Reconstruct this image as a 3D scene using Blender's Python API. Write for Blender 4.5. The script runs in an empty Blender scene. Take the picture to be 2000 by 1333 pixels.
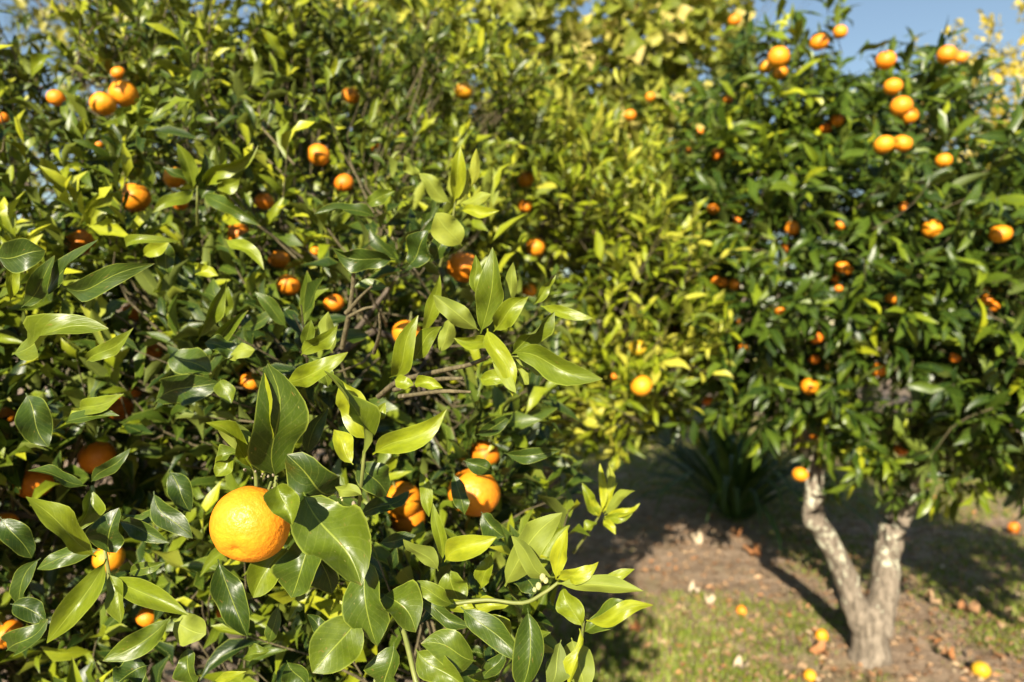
import bpy, math, random
import numpy as np
from mathutils import Vector, Matrix, noise

random.seed(7)
rng = np.random.default_rng(11)
scene = bpy.context.scene
COL = scene.collection

# ------------------------------------------------------------------ camera
F = 1333.3            # focal length in photo pixels (24 mm on 36 mm, 2000 px wide)
CAM_H = 1.4
cam_d = bpy.data.cameras.new('camera')
cam_d.lens = 24.0
cam_d.sensor_width = 36.0
cam_d.clip_start = 0.02
cam_d.clip_end = 3000.0
cam_d.dof.use_dof = True
cam_d.dof.focus_distance = 0.62
cam_d.dof.aperture_fstop = 4.2
cam_d.dof.aperture_blades = 7
cam = bpy.data.objects.new('camera', cam_d)
cam.location = (0, 0, CAM_H)
cam.rotation_euler = (math.radians(90), 0, 0)
COL.objects.link(cam)
scene.camera = cam

# ------------------------------------------------------------------ sky + sun
SUN_EL = math.radians(25.0)
SUN_AZ = math.atan2(-0.22, -0.97)          # sun behind the camera, a little to the left
world = bpy.data.worlds.new('World')
scene.world = world
world.use_nodes = True
wn = world.node_tree
for n in list(wn.nodes):
    wn.nodes.remove(n)
sky = wn.nodes.new('ShaderNodeTexSky')
sky.sky_type = 'NISHITA'
sky.sun_disc = False
sky.sun_elevation = SUN_EL
sky.sun_rotation = SUN_AZ
sky.air_density = 1.3
sky.dust_density = 0.0
sky.ozone_density = 1.0
bg = wn.nodes.new('ShaderNodeBackground')
bg.inputs['Strength'].default_value = 0.058
wo = wn.nodes.new('ShaderNodeOutputWorld')
wn.links.new(sky.outputs[0], bg.inputs[0])
wn.links.new(bg.outputs[0], wo.inputs[0])

sun_d = bpy.data.lights.new('sun', 'SUN')
sun_d.energy = 5.0
sun_d.angle = math.radians(0.5)
sun_d.color = (1.0, 0.90, 0.72)
sun = bpy.data.objects.new('sun', sun_d)
LDIR = Vector((math.sin(SUN_AZ) * math.cos(SUN_EL), math.cos(SUN_AZ) * math.cos(SUN_EL), math.sin(SUN_EL)))
sun.rotation_euler = LDIR.to_track_quat('Z', 'Y').to_euler()
sun.location = (-3, -8, 9)
COL.objects.link(sun)

scene.view_settings.view_transform = 'Standard'
scene.view_settings.look = 'None'
scene.view_settings.gamma = 1.0
scene.view_settings.use_curve_mapping = False
scene.view_settings.exposure = 1.3
scene.render.engine = 'CYCLES'
scene.cycles.max_bounces = 6
scene.cycles.diffuse_bounces = 2
scene.cycles.glossy_bounces = 2
scene.cycles.transmission_bounces = 3
scene.cycles.use_denoising = True

# ------------------------------------------------------------------ helpers
def P(x, y, d):
    """point seen at photo pixel (x, y), d metres in front of the camera"""
    return Vector(((x - 1000.0) / F * d, d, CAM_H - (y - 666.5) / F * d))


def tag(o, label=None, cat=None, group=None, kind=None):
    if label: o['label'] = label
    if cat: o['category'] = cat
    if group: o['group'] = group
    if kind: o['kind'] = kind
    return o


def empty(name, loc, label, cat, group=None):
    o = bpy.data.objects.new(name, None)
    o.empty_display_size = 0.1
    o.location = loc
    COL.objects.link(o)
    return tag(o, label, cat, group)


def link(name, me, parent=None, kind=None):
    o = bpy.data.objects.new(name, me)
    COL.objects.link(o)
    if parent is not None:
        o.parent = parent
        o.matrix_parent_inverse = Matrix.Translation(-Vector(parent.location))
    if kind: o['kind'] = kind
    return o


def np_mesh(name, verts, faces, mat, uv=None, tint=None, smooth=True):
    """faces: (M,k) array with the same corner count k for each face"""
    verts = np.asarray(verts, dtype=np.float32)
    faces = np.asarray(faces, dtype=np.int32)
    me = bpy.data.meshes.new(name)
    m, k = faces.shape
    me.vertices.add(len(verts))
    me.vertices.foreach_set('co', verts.ravel())
    me.loops.add(m * k)
    me.loops.foreach_set('vertex_index', faces.ravel())
    me.polygons.add(m)
    me.polygons.foreach_set('loop_start', np.arange(0, m * k, k, dtype=np.int32))
    if smooth:
        me.polygons.foreach_set('use_smooth', np.ones(m, dtype=bool))
    if uv is not None:
        lay = me.uv_layers.new(name='UVMap')
        lay.data.foreach_set('uv', np.asarray(uv, dtype=np.float32)[faces.ravel()].ravel())
    if tint is not None:
        at = me.attributes.new('tint', 'FLOAT', 'POINT')
        at.data.foreach_set('value', np.asarray(tint, dtype=np.float32))
    if mat is not None:
        me.materials.append(mat)
    me.update()
    me.validate()
    return me


def tube_np(points, radii, sides=6, wob=0.0, seed=0, cap=True):
    pts = [Vector(p) for p in points]
    n = len(pts)
    V, Fc = [], []
    ref = Vector((0.3, 0.2, 1)).normalized()
    for i, p in enumerate(pts):
        t = (pts[min(i + 1, n - 1)] - pts[max(i - 1, 0)])
        if t.length < 1e-7:
            t = Vector((0, 0, 1))
        t.normalize()
        a = t.cross(ref)
        if a.length < 0.1:
            a = t.cross(Vector((1, 0, 0)))
        a.normalize()
        b = t.cross(a)
        for s in range(sides):
            an = 2 * math.pi * s / sides
            r = radii[i]
            if wob:
                r *= 1 + wob * noise.noise(Vector((math.cos(an) * 1.3 + seed, math.sin(an) * 1.3, i * 0.45)))
            q = p + a * (r * math.cos(an)) + b * (r * math.sin(an))
            V.append(q[:])
    for i in range(n - 1):
        for s in range(sides):
            s2 = (s + 1) % sides
            Fc.append((i * sides + s, i * sides + s2, (i + 1) * sides + s2, (i + 1) * sides + s))
    if cap and sides == 4:
        Fc.append(((n - 1) * sides, (n - 1) * sides + 1, (n - 1) * sides + 2, (n - 1) * sides + 3))
    return np.array(V), np.array(Fc)


def smooth_path(pts, sub=4):
    """Catmull-Rom through (point, radius) pairs"""
    out, rad = [], []
    P_ = [Vector(p) for p, _ in pts]
    R_ = [r for _, r in pts]
    n = len(P_)
    for i in range(n - 1):
        p0, p1, p2, p3 = P_[max(i - 1, 0)], P_[i], P_[i + 1], P_[min(i + 2, n - 1)]
        for k in range(sub):
            t = k / sub
            q = 0.5 * ((2 * p1) + (p2 - p0) * t + (2 * p0 - 5 * p1 + 4 * p2 - p3) * t * t + (3 * p1 - p0 - 3 * p2 + p3) * t ** 3)
            out.append(q)
            rad.append(R_[i] * (1 - t) + R_[i + 1] * t)
    out.append(P_[-1]); rad.append(R_[-1])
    return out, rad


def norm(a):
    return a / np.maximum(np.linalg.norm(a, axis=-1, keepdims=True), 1e-9)


# ------------------------------------------------------------------ materials
class NT:
    def __init__(self, name):
        self.m = bpy.data.materials.new(name)
        self.m.use_nodes = True
        self.t = self.m.node_tree
        for n in list(self.t.nodes):
            self.t.nodes.remove(n)
        self.out = self.t.nodes.new('ShaderNodeOutputMaterial')

    def n(self, typ, **kw):
        nd = self.t.nodes.new(typ)
        for k, v in kw.items():
            setattr(nd, k, v)
        return nd

    def l(self, a, b):
        self.t.links.new(a, b)

    def val(self, sock, v):
        if isinstance(v, bpy.types.NodeSocket):
            self.l(v, sock)
        else:
            sock.default_value = v

    def math(self, op, a, b=None, c=None, clamp=False):
        nd = self.n('ShaderNodeMath', operation=op)
        nd.use_clamp = clamp
        self.val(nd.inputs[0], a)
        if b is not None: self.val(nd.inputs[1], b)
        if c is not None: self.val(nd.inputs[2], c)
        return nd.outputs[0]

    def mix(self, f, a, b, blend='MIX'):
        nd = self.n('ShaderNodeMix', data_type='RGBA', blend_type=blend)
        self.val(nd.inputs[0], f)
        self.val(nd.inputs[6], a if isinstance(a, bpy.types.NodeSocket) else (*a, 1))
        self.val(nd.inputs[7], b if isinstance(b, bpy.types.NodeSocket) else (*b, 1))
        return nd.outputs[2]

    def ramp(self, f, stops):
        nd = self.n('ShaderNodeValToRGB')
        cr = nd.color_ramp
        while len(cr.elements) < len(stops):
            cr.elements.new(0.5)
        for e, (p, c) in zip(cr.elements, stops):
            e.position = p
            e.color = (*c, 1)
        self.l(f, nd.inputs[0])
        return nd.outputs[0]

    def noise(self, vec, scale, detail=3, rough=0.55, w=None):
        nd = self.n('ShaderNodeTexNoise')
        nd.inputs['Scale'].default_value = scale
        nd.inputs['Detail'].default_value = detail
        nd.inputs['Roughness'].default_value = rough
        if w is not None:
            nd.noise_dimensions = '4D'
            self.val(nd.inputs['W'], w)
        self.l(vec, nd.inputs['Vector'])
        return nd.outputs[0]

    def smooth(self, v, lo, hi):
        nd = self.n('ShaderNodeMapRange', interpolation_type='SMOOTHSTEP')
        self.val(nd.inputs[0], v)
        nd.inputs[1].default_value = lo
        nd.inputs[2].default_value = hi
        return nd.outputs[0]

    def tint(self):
        g = self.n('ShaderNodeAttribute', attribute_name='tint', attribute_type='GEOMETRY')
        o = self.n('ShaderNodeAttribute', attribute_name='leaf_tint', attribute_type='OBJECT')
        return self.math('ADD', g.outputs['Fac'], o.outputs['Fac'])

    def bump(self, h, strength, dist):
        b = self.n('ShaderNodeBump')
        b.inputs['Strength'].default_value = strength
        b.inputs['Distance'].default_value = dist
        self.l(h, b.inputs['Height'])
        return b.outputs[0]

    def principled(self, col, rough=0.5, normal=None, spec=0.5):
        b = self.n('ShaderNodeBsdfPrincipled')
        self.val(b.inputs['Base Color'], col if isinstance(col, bpy.types.NodeSocket) else (*col, 1))
        self.val(b.inputs['Roughness'], rough)
        b.inputs['Specular IOR Level'].default_value = spec
        if normal is not None:
            self.l(normal, b.inputs['Normal'])
        return b

    def done(self, sh):
        self.l(sh, self.out.inputs[0])
        return self.m


def leaf_material(name, stops, under, rib, rough=0.36, transl=0.28, spots=0.0, spec=0.5):
    t = NT(name)
    uvn = t.n('ShaderNodeUVMap', uv_map='UVMap')
    sep = t.n('ShaderNodeSeparateXYZ')
    t.l(uvn.outputs[0], sep.inputs[0])
    u, v = sep.outputs[0], sep.outputs[1]
    au = t.math('ABSOLUTE', t.math('SUBTRACT', u, 0.5))
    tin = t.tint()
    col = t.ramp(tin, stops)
    w = t.math('MULTIPLY', tin, 37.0)
    blot = t.noise(uvn.outputs[0], 4.0, 4, 0.6, w)
    col = t.mix(0.75, col, t.ramp(blot, [(0.25, (0.50, 0.54, 0.55)), (0.75, (1.38, 1.30, 1.2))]), 'MULTIPLY')
    # side veins run from the rib forward to the edge
    ph = t.math('MULTIPLY', t.math('SUBTRACT', v, t.math('MULTIPLY', au, 0.55)), 62.0)
    vein = t.smooth(t.math('SINE', ph), 0.80, 1.0)
    col = t.mix(t.math('MULTIPLY', vein, 0.07), col, rib)
    ribm = t.math('SUBTRACT', 1.0, t.smooth(au, 0.006, 0.024))
    col = t.mix(t.math('MULTIPLY', ribm, 0.5), col, rib)
    edge = t.smooth(au, 0.455, 0.5)
    col = t.mix(t.math('MULTIPLY', edge, 0.55), col, rib)
    if spots:
        sp = t.smooth(t.noise(uvn.outputs[0], 9.0, 3, 0.5, w), 0.66, 0.74)
        col = t.mix(t.math('MULTIPLY', sp, spots), col, (0.20, 0.12, 0.03))
    if spots:
        vo = t.n('ShaderNodeTexVoronoi')
        vo.voronoi_dimensions = '4D'
        vo.inputs['Scale'].default_value = 11
        t.l(uvn.outputs[0], vo.inputs['Vector'])
        t.l(w, vo.inputs['W'])
        dot = t.math('SUBTRACT', 1.0, t.smooth(vo.outputs['Distance'], 0.05, 0.16))
        col = t.mix(t.math('MULTIPLY', dot, spots * 0.8), col, (0.30, 0.27, 0.09))
        tipb = t.smooth(t.math('ADD', v, t.math('MULTIPLY', t.math('SUBTRACT', blot, 0.5), 0.5)), 0.99, 1.06)
        col = t.mix(t.math('MULTIPLY', tipb, 0.8), col, (0.24, 0.15, 0.05))
        dust = t.noise(uvn.outputs[0], 38.0, 3, 0.7, w)
        col = t.mix(t.math('MULTIPLY', t.smooth(dust, 0.5, 0.75), 0.18), col, (0.20, 0.21, 0.10))
    geo = t.n('ShaderNodeNewGeometry')
    ucol = t.mix(t.math('MULTIPLY', ribm, 0.5), t.mix(0.55, under, col), rib)
    side = t.mix(geo.outputs['Backfacing'], col, ucol)
    h = t.math('ADD', t.math('MULTIPLY', ribm, -0.6), t.math('ADD', t.math('MULTIPLY', vein, -0.09), t.math('MULTIPLY', blot, 0.9)))
    nrm = t.bump(h, 0.35, 0.0016)
    rg = t.math('ADD', rough - 0.06, t.math('ADD', t.math('MULTIPLY', blot, 0.14), t.math('MULTIPLY', geo.outputs['Backfacing'], 0.25)))
    pb = t.principled(side, rg, nrm, spec)
    tr = t.n('ShaderNodeBsdfTranslucent')
    t.l(t.mix(0.6, side, (1.25, 1.3, 0.5), 'MULTIPLY'), tr.inputs[0])
    ms = t.n('ShaderNodeMixShader')
    ms.inputs[0].default_value = transl
    t.l(pb.outputs[0], ms.inputs[1])
    t.l(tr.outputs[0], ms.inputs[2])
    return t.done(ms.outputs[0])


M = {}
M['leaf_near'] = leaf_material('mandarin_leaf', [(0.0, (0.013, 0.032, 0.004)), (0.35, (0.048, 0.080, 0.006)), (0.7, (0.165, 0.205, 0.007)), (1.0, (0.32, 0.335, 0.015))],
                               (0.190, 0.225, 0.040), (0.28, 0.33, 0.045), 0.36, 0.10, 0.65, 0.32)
M['leaf_mid'] = leaf_material('pale_mandarin_leaf', [(0.0, (0.016, 0.036, 0.004)), (0.4, (0.100, 0.145, 0.007)), (0.75, (0.24, 0.285, 0.010)), (1.0, (0.42, 0.41, 0.05))],
                              (0.24, 0.26, 0.05), (0.32, 0.33, 0.05), 0.38, 0.16, 0.0, 0.3)
M['leaf_dark'] = leaf_material('dark_mandarin_leaf', [(0.0, (0.012, 0.032, 0.005)), (0.45, (0.050, 0.088, 0.008)), (0.8, (0.140, 0.190, 0.010)), (1.0, (0.32, 0.35, 0.015))],
                               (0.15, 0.19, 0.04), (0.20, 0.25, 0.04), 0.34, 0.12, 0.0, 0.34)
M['leaf_broad'] = leaf_material('broad_yellowing_leaf', [(0.0, (0.055, 0.085, 0.009)), (0.4, (0.19, 0.23, 0.02)), (0.75, (0.33, 0.34, 0.04)), (1.0, (0.50, 0.42, 0.13))],
                                (0.34, 0.36, 0.10), (0.40, 0.38, 0.10), 0.5, 0.3, 0.3, 0.3)
M['leaf_olive'] = leaf_material('olive_green_leaf', [(0.0, (0.022, 0.040, 0.006)), (0.5, (0.11, 0.14, 0.014)), (1.0, (0.34, 0.32, 0.06))],
                                (0.2, 0.21, 0.08), (0.25, 0.25, 0.08), 0.45, 0.25)
M['leaf_yellow'] = leaf_material('yellow_leaf', [(0.0, (0.14, 0.15, 0.02)), (0.4, (0.44, 0.36, 0.03)), (0.8, (0.70, 0.54, 0.05)), (1.0, (0.78, 0.66, 0.22))],
                                 (0.5, 0.42, 0.12), (0.5, 0.42, 0.12), 0.5, 0.4)
M['leaf_strap'] = leaf_material('strap_leaf', [(0.0, (0.03, 0.075, 0.02)), (1.0, (0.11, 0.19, 0.035))], (0.04, 0.075, 0.025), (0.05, 0.09, 0.03), 0.4, 0.12)
M['leaf_dry'] = leaf_material('dry_leaf', [(0.0, (0.17, 0.105, 0.06)), (0.45, (0.36, 0.24, 0.145)), (0.66, (0.40, 0.17, 0.065)), (0.84, (0.48, 0.36, 0.23)), (1.0, (0.60, 0.51, 0.38))],
                              (0.4, 0.28, 0.17), (0.3, 0.2, 0.1), 0.75, 0.1, 0.0, 0.25)
M['grass'] = leaf_material('grass_blade', [(0.0, (0.12, 0.18, 0.012)), (0.7, (0.24, 0.29, 0.02)), (1.0, (0.42, 0.36, 0.14))], (0.16, 0.2, 0.04), (0.2, 0.25, 0.05), 0.55, 0.3)


def bark_material(name, dark, pale, lichen, amount, scale=1.0):
    t = NT(name)
    tc = t.n('ShaderNodeTexCoord')
    ob = tc.outputs['Object']
    mp = t.n('ShaderNodeMapping')
    mp.inputs['Scale'].default_value = (1, 1, 0.35)
    t.l(ob, mp.inputs[0])
    a = t.noise(mp.outputs[0], 45 * scale, 6, 0.65)
    b = t.noise(ob, 24 * scale, 5, 0.65)
    col = t.mix(t.smooth(a, 0.3, 0.72), dark, pale)
    sz = t.n('ShaderNodeSeparateXYZ')
    t.l(ob, sz.inputs[0])
    low = t.math('MULTIPLY', t.math('SUBTRACT', 1.0, t.smooth(sz.outputs[2], 0.12, 0.42)), -0.16)
    li = t.smooth(t.math('ADD', t.math('ADD', b, low), t.math('MULTIPLY', t.math('SUBTRACT', a, 0.5), 0.35)), 0.62 - amount, 0.66 - amount)
    col = t.mix(li, col, t.ramp(t.noise(ob, 60 * scale, 3), [(0.3, tuple(c * 0.7 for c in lichen)), (0.7, lichen)]))
    nrm = t.bump(t.math('ADD', a, t.math('MULTIPLY', li, 0.25)), 0.9, 0.012 / scale)
    return t.done(t.principled(col, 0.85, nrm, 0.25).outputs[0])


M['bark'] = bark_material('grey_brown_bark', (0.06, 0.047, 0.035), (0.17, 0.135, 0.10), (0.34, 0.32, 0.24), 0.0)
M['bark_lichen'] = bark_material('lichen_spotted_bark', (0.085, 0.068, 0.050), (0.29, 0.24, 0.185), (0.54, 0.53, 0.40), 0.095)
M['bark_twig'] = bark_material('twig_bark', (0.075, 0.062, 0.032), (0.17, 0.14, 0.075), (0.33, 0.28, 0.21), -0.03, 4.0)


def stem_material():
    t = NT('green_stem')
    tc = t.n('ShaderNodeTexCoord')
    a = t.noise(tc.outputs['Object'], 90, 3)
    return t.done(t.principled(t.mix(a, (0.10, 0.13, 0.025), (0.24, 0.25, 0.07)), 0.5).outputs[0])


M['stem'] = stem_material()


def orange_material():
    t = NT('mandarin_peel')
    tc = t.n('ShaderNodeTexCoord')
    ob = tc.outputs['Object']
    tin = t.n('ShaderNodeAttribute', attribute_name='leaf_tint', attribute_type='OBJECT').outputs['Fac']
    col = t.ramp(tin, [(0.0, (0.74, 0.200, 0.012)), (0.45, (0.79, 0.255, 0.012)), (0.8, (0.80, 0.330, 0.014)), (1.0, (0.50, 0.36, 0.02))])  # lowest tints paint the shade on deep-set fruit as redder peel
    big = t.noise(ob, 1.6, 4, 0.5, t.math('MULTIPLY', tin, 50))
    col = t.mix(0.5, col, t.ramp(big, [(0.3, (0.86, 0.74, 0.7)), (0.7, (1.08, 1.15, 1.1))]), 'MULTIPLY')
    vo = t.n('ShaderNodeTexVoronoi')
    vo.inputs['Scale'].default_value = 22
    t.l(ob, vo.inputs['Vector'])
    pore = t.smooth(vo.outputs['Distance'], 0.0, 0.38)
    col = t.mix(t.math('MULTIPLY', t.math('SUBTRACT', 1.0, pore), 0.16), col, (0.55, 0.16, 0.01))
    mot = t.noise(ob, 4.0, 6, 0.65, t.math('MULTIPLY', tin, 31))
    col = t.mix(0.5, col, t.ramp(mot, [(0.34, (0.88, 0.78, 0.7)), (0.62, (1.06, 1.14, 1.0))]), 'MULTIPLY')
    fl = t.n('ShaderNodeTexVoronoi')
    fl.inputs['Scale'].default_value = 7
    t.l(ob, fl.inputs['Vector'])
    col = t.mix(t.math('MULTIPLY', t.math('SUBTRACT', 1.0, t.smooth(fl.outputs['Distance'], 0.03, 0.075)), 0.55), col, (0.26, 0.12, 0.03))
    sc = t.smooth(t.noise(ob, 5.0, 6, 0.7), 0.66, 0.74)
    col = t.mix(t.math('MULTIPLY', sc, 0.35), col, (0.30, 0.16, 0.05))
    h = t.math('ADD', t.math('MULTIPLY', pore, 0.5), t.math('MULTIPLY', t.noise(ob, 8, 2), 0.7))
    nrm = t.bump(h, 0.18, 0.03)
    b = t.principled(col, 0.40, nrm, 0.42)
    return t.done(b.outputs[0])


M['orange'] = orange_material()


def ground_material():
    t = NT('orchard_soil')
    tc = t.n('ShaderNodeTexCoord')
    ob = tc.outputs['Object']
    a = t.noise(ob, 1.1, 5, 0.6)
    b = t.noise(ob, 9, 6, 0.7)
    c = t.noise(ob, 70, 4, 0.7)
    soil = t.mix(t.smooth(b, 0.3, 0.7), (0.28, 0.195, 0.13), (0.56, 0.415, 0.295))
    soil = t.mix(t.smooth(c, 0.55, 0.72), soil, (0.48, 0.35, 0.22))
    soil = t.mix(t.math('MULTIPLY', t.smooth(c, 0.48, 0.3), 0.6), soil, (0.12, 0.075, 0.045))
    green = t.mix(b, (0.09, 0.13, 0.02), (0.19, 0.22, 0.04))
    gm = t.smooth(t.math('ADD', a, t.math('MULTIPLY', t.math('SUBTRACT', b, 0.5), 0.5)), 0.52, 0.66)
    col = t.mix(t.math('MULTIPLY', gm, 0.35), soil, green)
    nrm = t.bump(t.math('ADD', b, t.math('MULTIPLY', c, 0.6)), 1.0, 0.06)
    return t.done(t.principled(col, 0.95, nrm, 0.15).outputs[0])


M['ground'] = ground_material()


def plain(name, c1, c2, scale, rough):
    t = NT(name)
    tc = t.n('ShaderNodeTexCoord')
    a = t.noise(tc.outputs['Object'], scale, 4)
    return t.done(t.principled(t.mix(t.smooth(a, 0.35, 0.65), c1, c2), rough, t.bump(a, 0.5, 0.01), 0.3).outputs[0])


M['bud'] = plain('flower_bud', (0.42, 0.43, 0.14), (0.62, 0.58, 0.30), 200, 0.5)
M['bud_dry'] = plain('dry_flower_bud', (0.22, 0.17, 0.10), (0.45, 0.38, 0.27), 200, 0.7)
M['stone'] = plain('pale_stone', (0.40, 0.33, 0.25), (0.60, 0.52, 0.42), 18, 0.85)
M['blossom'] = plain('white_blossom', (0.75, 0.68, 0.62), (0.8, 0.76, 0.72), 30, 0.6)

# ------------------------------------------------------------------ leaf shapes
def leaf_shape(rows, cols, ratio, arch=0.0, fold=0.25, wave=0.0, twist=0.0, bend=0.0, kind='lance', seed=0, petiole=0.09):
    """unit leaf: base at origin, tip at +Y 1, upper side +Z. returns verts, quads, uv"""
    r = np.random.default_rng(seed)
    ph = r.uniform(0, 6.28, 4)
    cup = r.uniform(-0.45, 0.35)
    tipd = r.uniform(-0.02, 0.16)
    sway = r.uniform(-0.05, 0.05)
    vs = np.concatenate([[0.0], np.linspace(petiole, 1.0, rows - 1)])
    us = np.linspace(-1, 1, cols)
    V, UV = [], []
    for v in vs:
        q = max(0.0, (v - petiole) / (1 - petiole))
        if kind == 'lance':
            w = (4 * q ** 0.92 * (1 - q)) ** 0.82 * (1 - 0.22 * max(0.0, (q - 0.72) / 0.28))
        elif kind == 'broad':
            w = (math.sin(math.pi * q ** 0.62)) ** 0.75
        elif kind == 'ovate':
            w = (4 * q ** 0.90 * (1 - q)) ** 0.72 * (1 - 0.16 * max(0.0, (q - 0.78) / 0.22))
        else:
            w = min(1.0, 0.55 + q) * (1 - q ** 3)
        hw = max(ratio * 0.5 * w, 0.010 if v < 0.5 else 0.004)
        cy = v
        cz = arch * 4 * v * (1 - v) - tipd * max(0.0, v - 0.45) ** 2 * 2.2
        cx = bend * 4 * v * (1 - v) + sway * math.sin(v * 6.28)
        tw = twist * v
        for u in us:
            x = u * hw
            z = fold * abs(u) ** 1.25 * hw * 1.3 + cup * u * u * hw * (0.4 + 0.6 * math.sin(v * 3.1 + ph[2]))
            z += wave * math.sin(v * 9.0 + ph[0] + (0.9 if u > 0 else 2.4)) * abs(u) * hw * 2.0
            z += wave * 0.6 * math.sin(v * 17.0 + ph[1] + u * 1.5) * abs(u) * hw
            X = x * math.cos(tw) - z * math.sin(tw)
            Z = x * math.sin(tw) + z * math.cos(tw)
            V.append((cx + X, cy, cz + Z))
            UV.append((0.5 + 0.5 * u, v))
    Fc = []
    for i in range(rows - 1):
        for j in range(cols - 1):
            a = i * cols + j
            Fc.append((a, a + 1, a + cols + 1, a + cols))
    return np.array(V), np.array(Fc), np.array(UV)


NVAR = 11
def make_variants(ratio, kind, arch_rng, fold_rng, wave, petiole=0.09, seed=1, rows=6):
    r = np.random.default_rng(seed)
    lo, hi = [], []
    for i in range(NVAR):
        kw = dict(ratio=ratio * r.uniform(0.85, 1.15), arch=r.uniform(*arch_rng), fold=r.uniform(*fold_rng), wave=wave * r.uniform(0.4, 1.4),
                  twist=r.uniform(-0.9, 0.9), bend=r.uniform(-0.10, 0.10), kind=kind, seed=seed * 31 + i, petiole=petiole)
        lo.append(leaf_shape(rows, 3, **kw))
        hi.append(leaf_shape(7, 5, **kw))
    return lo, hi


# ------------------------------------------------------------------ crowns
def gen_crown(r, ell, n_clumps, per_clump, clump_r, leaf_n, leaf_len, shoot_len, up=0.45, out=0.7, droop=0.0, splay=(1.35, 0.45),
              keep=None, inner=0.3, back_keep=0.4, tint=(0.45, 0.22), zmin=0.35, hollow=0.55, young=0.26, gap=0.22):
    """returns dict of leaf frames; shoots grow in clumps spread through the crown's volume"""
    vol = np.array([c[1][0] * c[1][1] + c[1][1] * c[1][2] + c[1][0] * c[1][2] for c in ell])
    pick = r.choice(len(ell), n_clumps, p=vol / vol.sum())
    C = np.array([c[0] for c in ell])[pick]
    R = np.array([c[1] for c in ell])[pick]
    d = norm(r.normal(size=(n_clumps, 3)))
    kk = r.normal(size=(6, 3)) * 3.2
    lump = np.sin(d @ kk.T + r.uniform(0, 6.28, 6)).sum(1) / 6
    rad = np.where(r.random(n_clumps) < inner, r.random(n_clumps) ** 0.5 * 0.9, 1 - np.abs(r.normal(0, 0.10, n_clumps)))
    rad = rad * (1 + 0.16 * lump)
    pos = C + d * R * rad[:, None]
    nrm = norm(d / R)
    # inside another ellipsoid: thinner
    inside = np.zeros(n_clumps)
    for c, rr in ell:
        inside += (((pos - np.array(c)) / np.array(rr)) ** 2).sum(1) < 0.45
    ok = (pos[:, 2] > zmin) & ((inside < 1) | (r.random(n_clumps) < 0.4))
    facing = (nrm * norm(np.array([0, 0, CAM_H]) - pos)).sum(1)
    ok &= (facing > -0.15) | (r.random(n_clumps) < back_keep)
    # hollows and boughs: foliage is bunched at the scale of a bough
    kv = norm(r.normal(size=(9, 3))) * (2 * np.pi / (hollow * r.uniform(0.7, 1.5, (9, 1))))
    bough = np.sin(pos @ kv.T + r.uniform(0, 6.28, 9)).sum(1) / 2.12
    ok &= (bough > -0.35) | (r.random(n_clumps) < gap)
    if keep is not None:
        ok &= keep(pos)
    pos, nrm = pos[ok], nrm[ok]
    nc = len(pos)
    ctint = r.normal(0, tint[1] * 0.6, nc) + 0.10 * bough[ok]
    S = nc * per_clump
    sp = np.repeat(pos, per_clump, 0) + r.normal(size=(S, 3)) * clump_r
    sn = np.repeat(nrm, per_clump, 0)
    st = np.repeat(ctint, per_clump)
    axis = norm(sn * out + np.array([0, 0, up]) + r.normal(size=(S, 3)) * 0.45)
    L = r.uniform(*shoot_len, S)
    yg = r.random(S) < young
    axis[yg] = norm(axis[yg] + np.array([0, 0, 0.55]) + sn[yg] * 0.3)
    L[yg] *= 1.5
    st = st + np.where(yg, 0.19, -0.05)
    K = leaf_n
    # leaves
    k = np.arange(K)
    f = (k + 0.5) / K
    ref = norm(np.cross(axis, r.normal(size=(S, 3))))
    ref2 = np.cross(axis, ref)
    ang = (k * 2.39996)[None, :] + r.uniform(0, 6.28, S)[:, None] + r.normal(0, 0.3, (S, K))
    sa = (splay[0] + (splay[1] - splay[0]) * f)[None, :] + r.normal(0, 0.22, (S, K))
    rd = ref[:, None, :] * np.cos(ang)[..., None] + ref2[:, None, :] * np.sin(ang)[..., None]
    ld = axis[:, None, :] * np.cos(sa)[..., None] + rd * np.sin(sa)[..., None]
    ld = norm(ld + np.array([0, 0, -droop]))
    base = sp[:, None, :] + axis[:, None, :] * (L[:, None] * f[None, :])[..., None]
    upv = axis[:, None, :] * 0.8 + np.array([-0.1, -0.35, 0.55]) + r.normal(size=(S, K, 3)) * 0.35
    z = upv - ld * (upv * ld).sum(-1, keepdims=True)
    z = norm(z)
    x = np.cross(ld, z)
    ll = r.uniform(*leaf_len, (S, K)) * (0.72 + 0.4 * np.sin(np.pi * np.clip(f, 0.05, 0.95)))[None, :]
    ll = ll * np.where(yg, 1.12, r.uniform(0.85, 1.1, S))[:, None]
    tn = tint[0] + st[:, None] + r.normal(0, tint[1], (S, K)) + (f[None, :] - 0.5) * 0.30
    drop = r.random((S, K)) < 0.10
    sel = ~drop
    return dict(base=base[sel], x=x[sel], y=ld[sel], z=z[sel], len=ll[sel], tint=np.clip(tn[sel], 0.01, 1.0),
                var=r.integers(0, NVAR, sel.sum()), shoots=(sp, axis, L))


def leaf_verts(L, variants):
    """world vertices of every leaf, (N, k, 3)"""
    k = variants[0][0].shape[0]
    VV = np.stack([v[0] for v in variants])[L['var']] * L['len'][:, None, None]
    return L['base'][:, None, :] + VV[..., 0:1] * L['x'][:, None, :] + VV[..., 1:2] * L['y'][:, None, :] + VV[..., 2:3] * L['z'][:, None, :]


def project(p):
    dd = np.maximum(p[..., 1], 1e-4)
    return p[..., 0] / dd * F + 1000, 666.5 - (p[..., 2] - CAM_H) / dd * F, p[..., 1]


def subset(L, m):
    return {k: (v if k == 'shoots' else v[m]) for k, v in L.items()}


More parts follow.
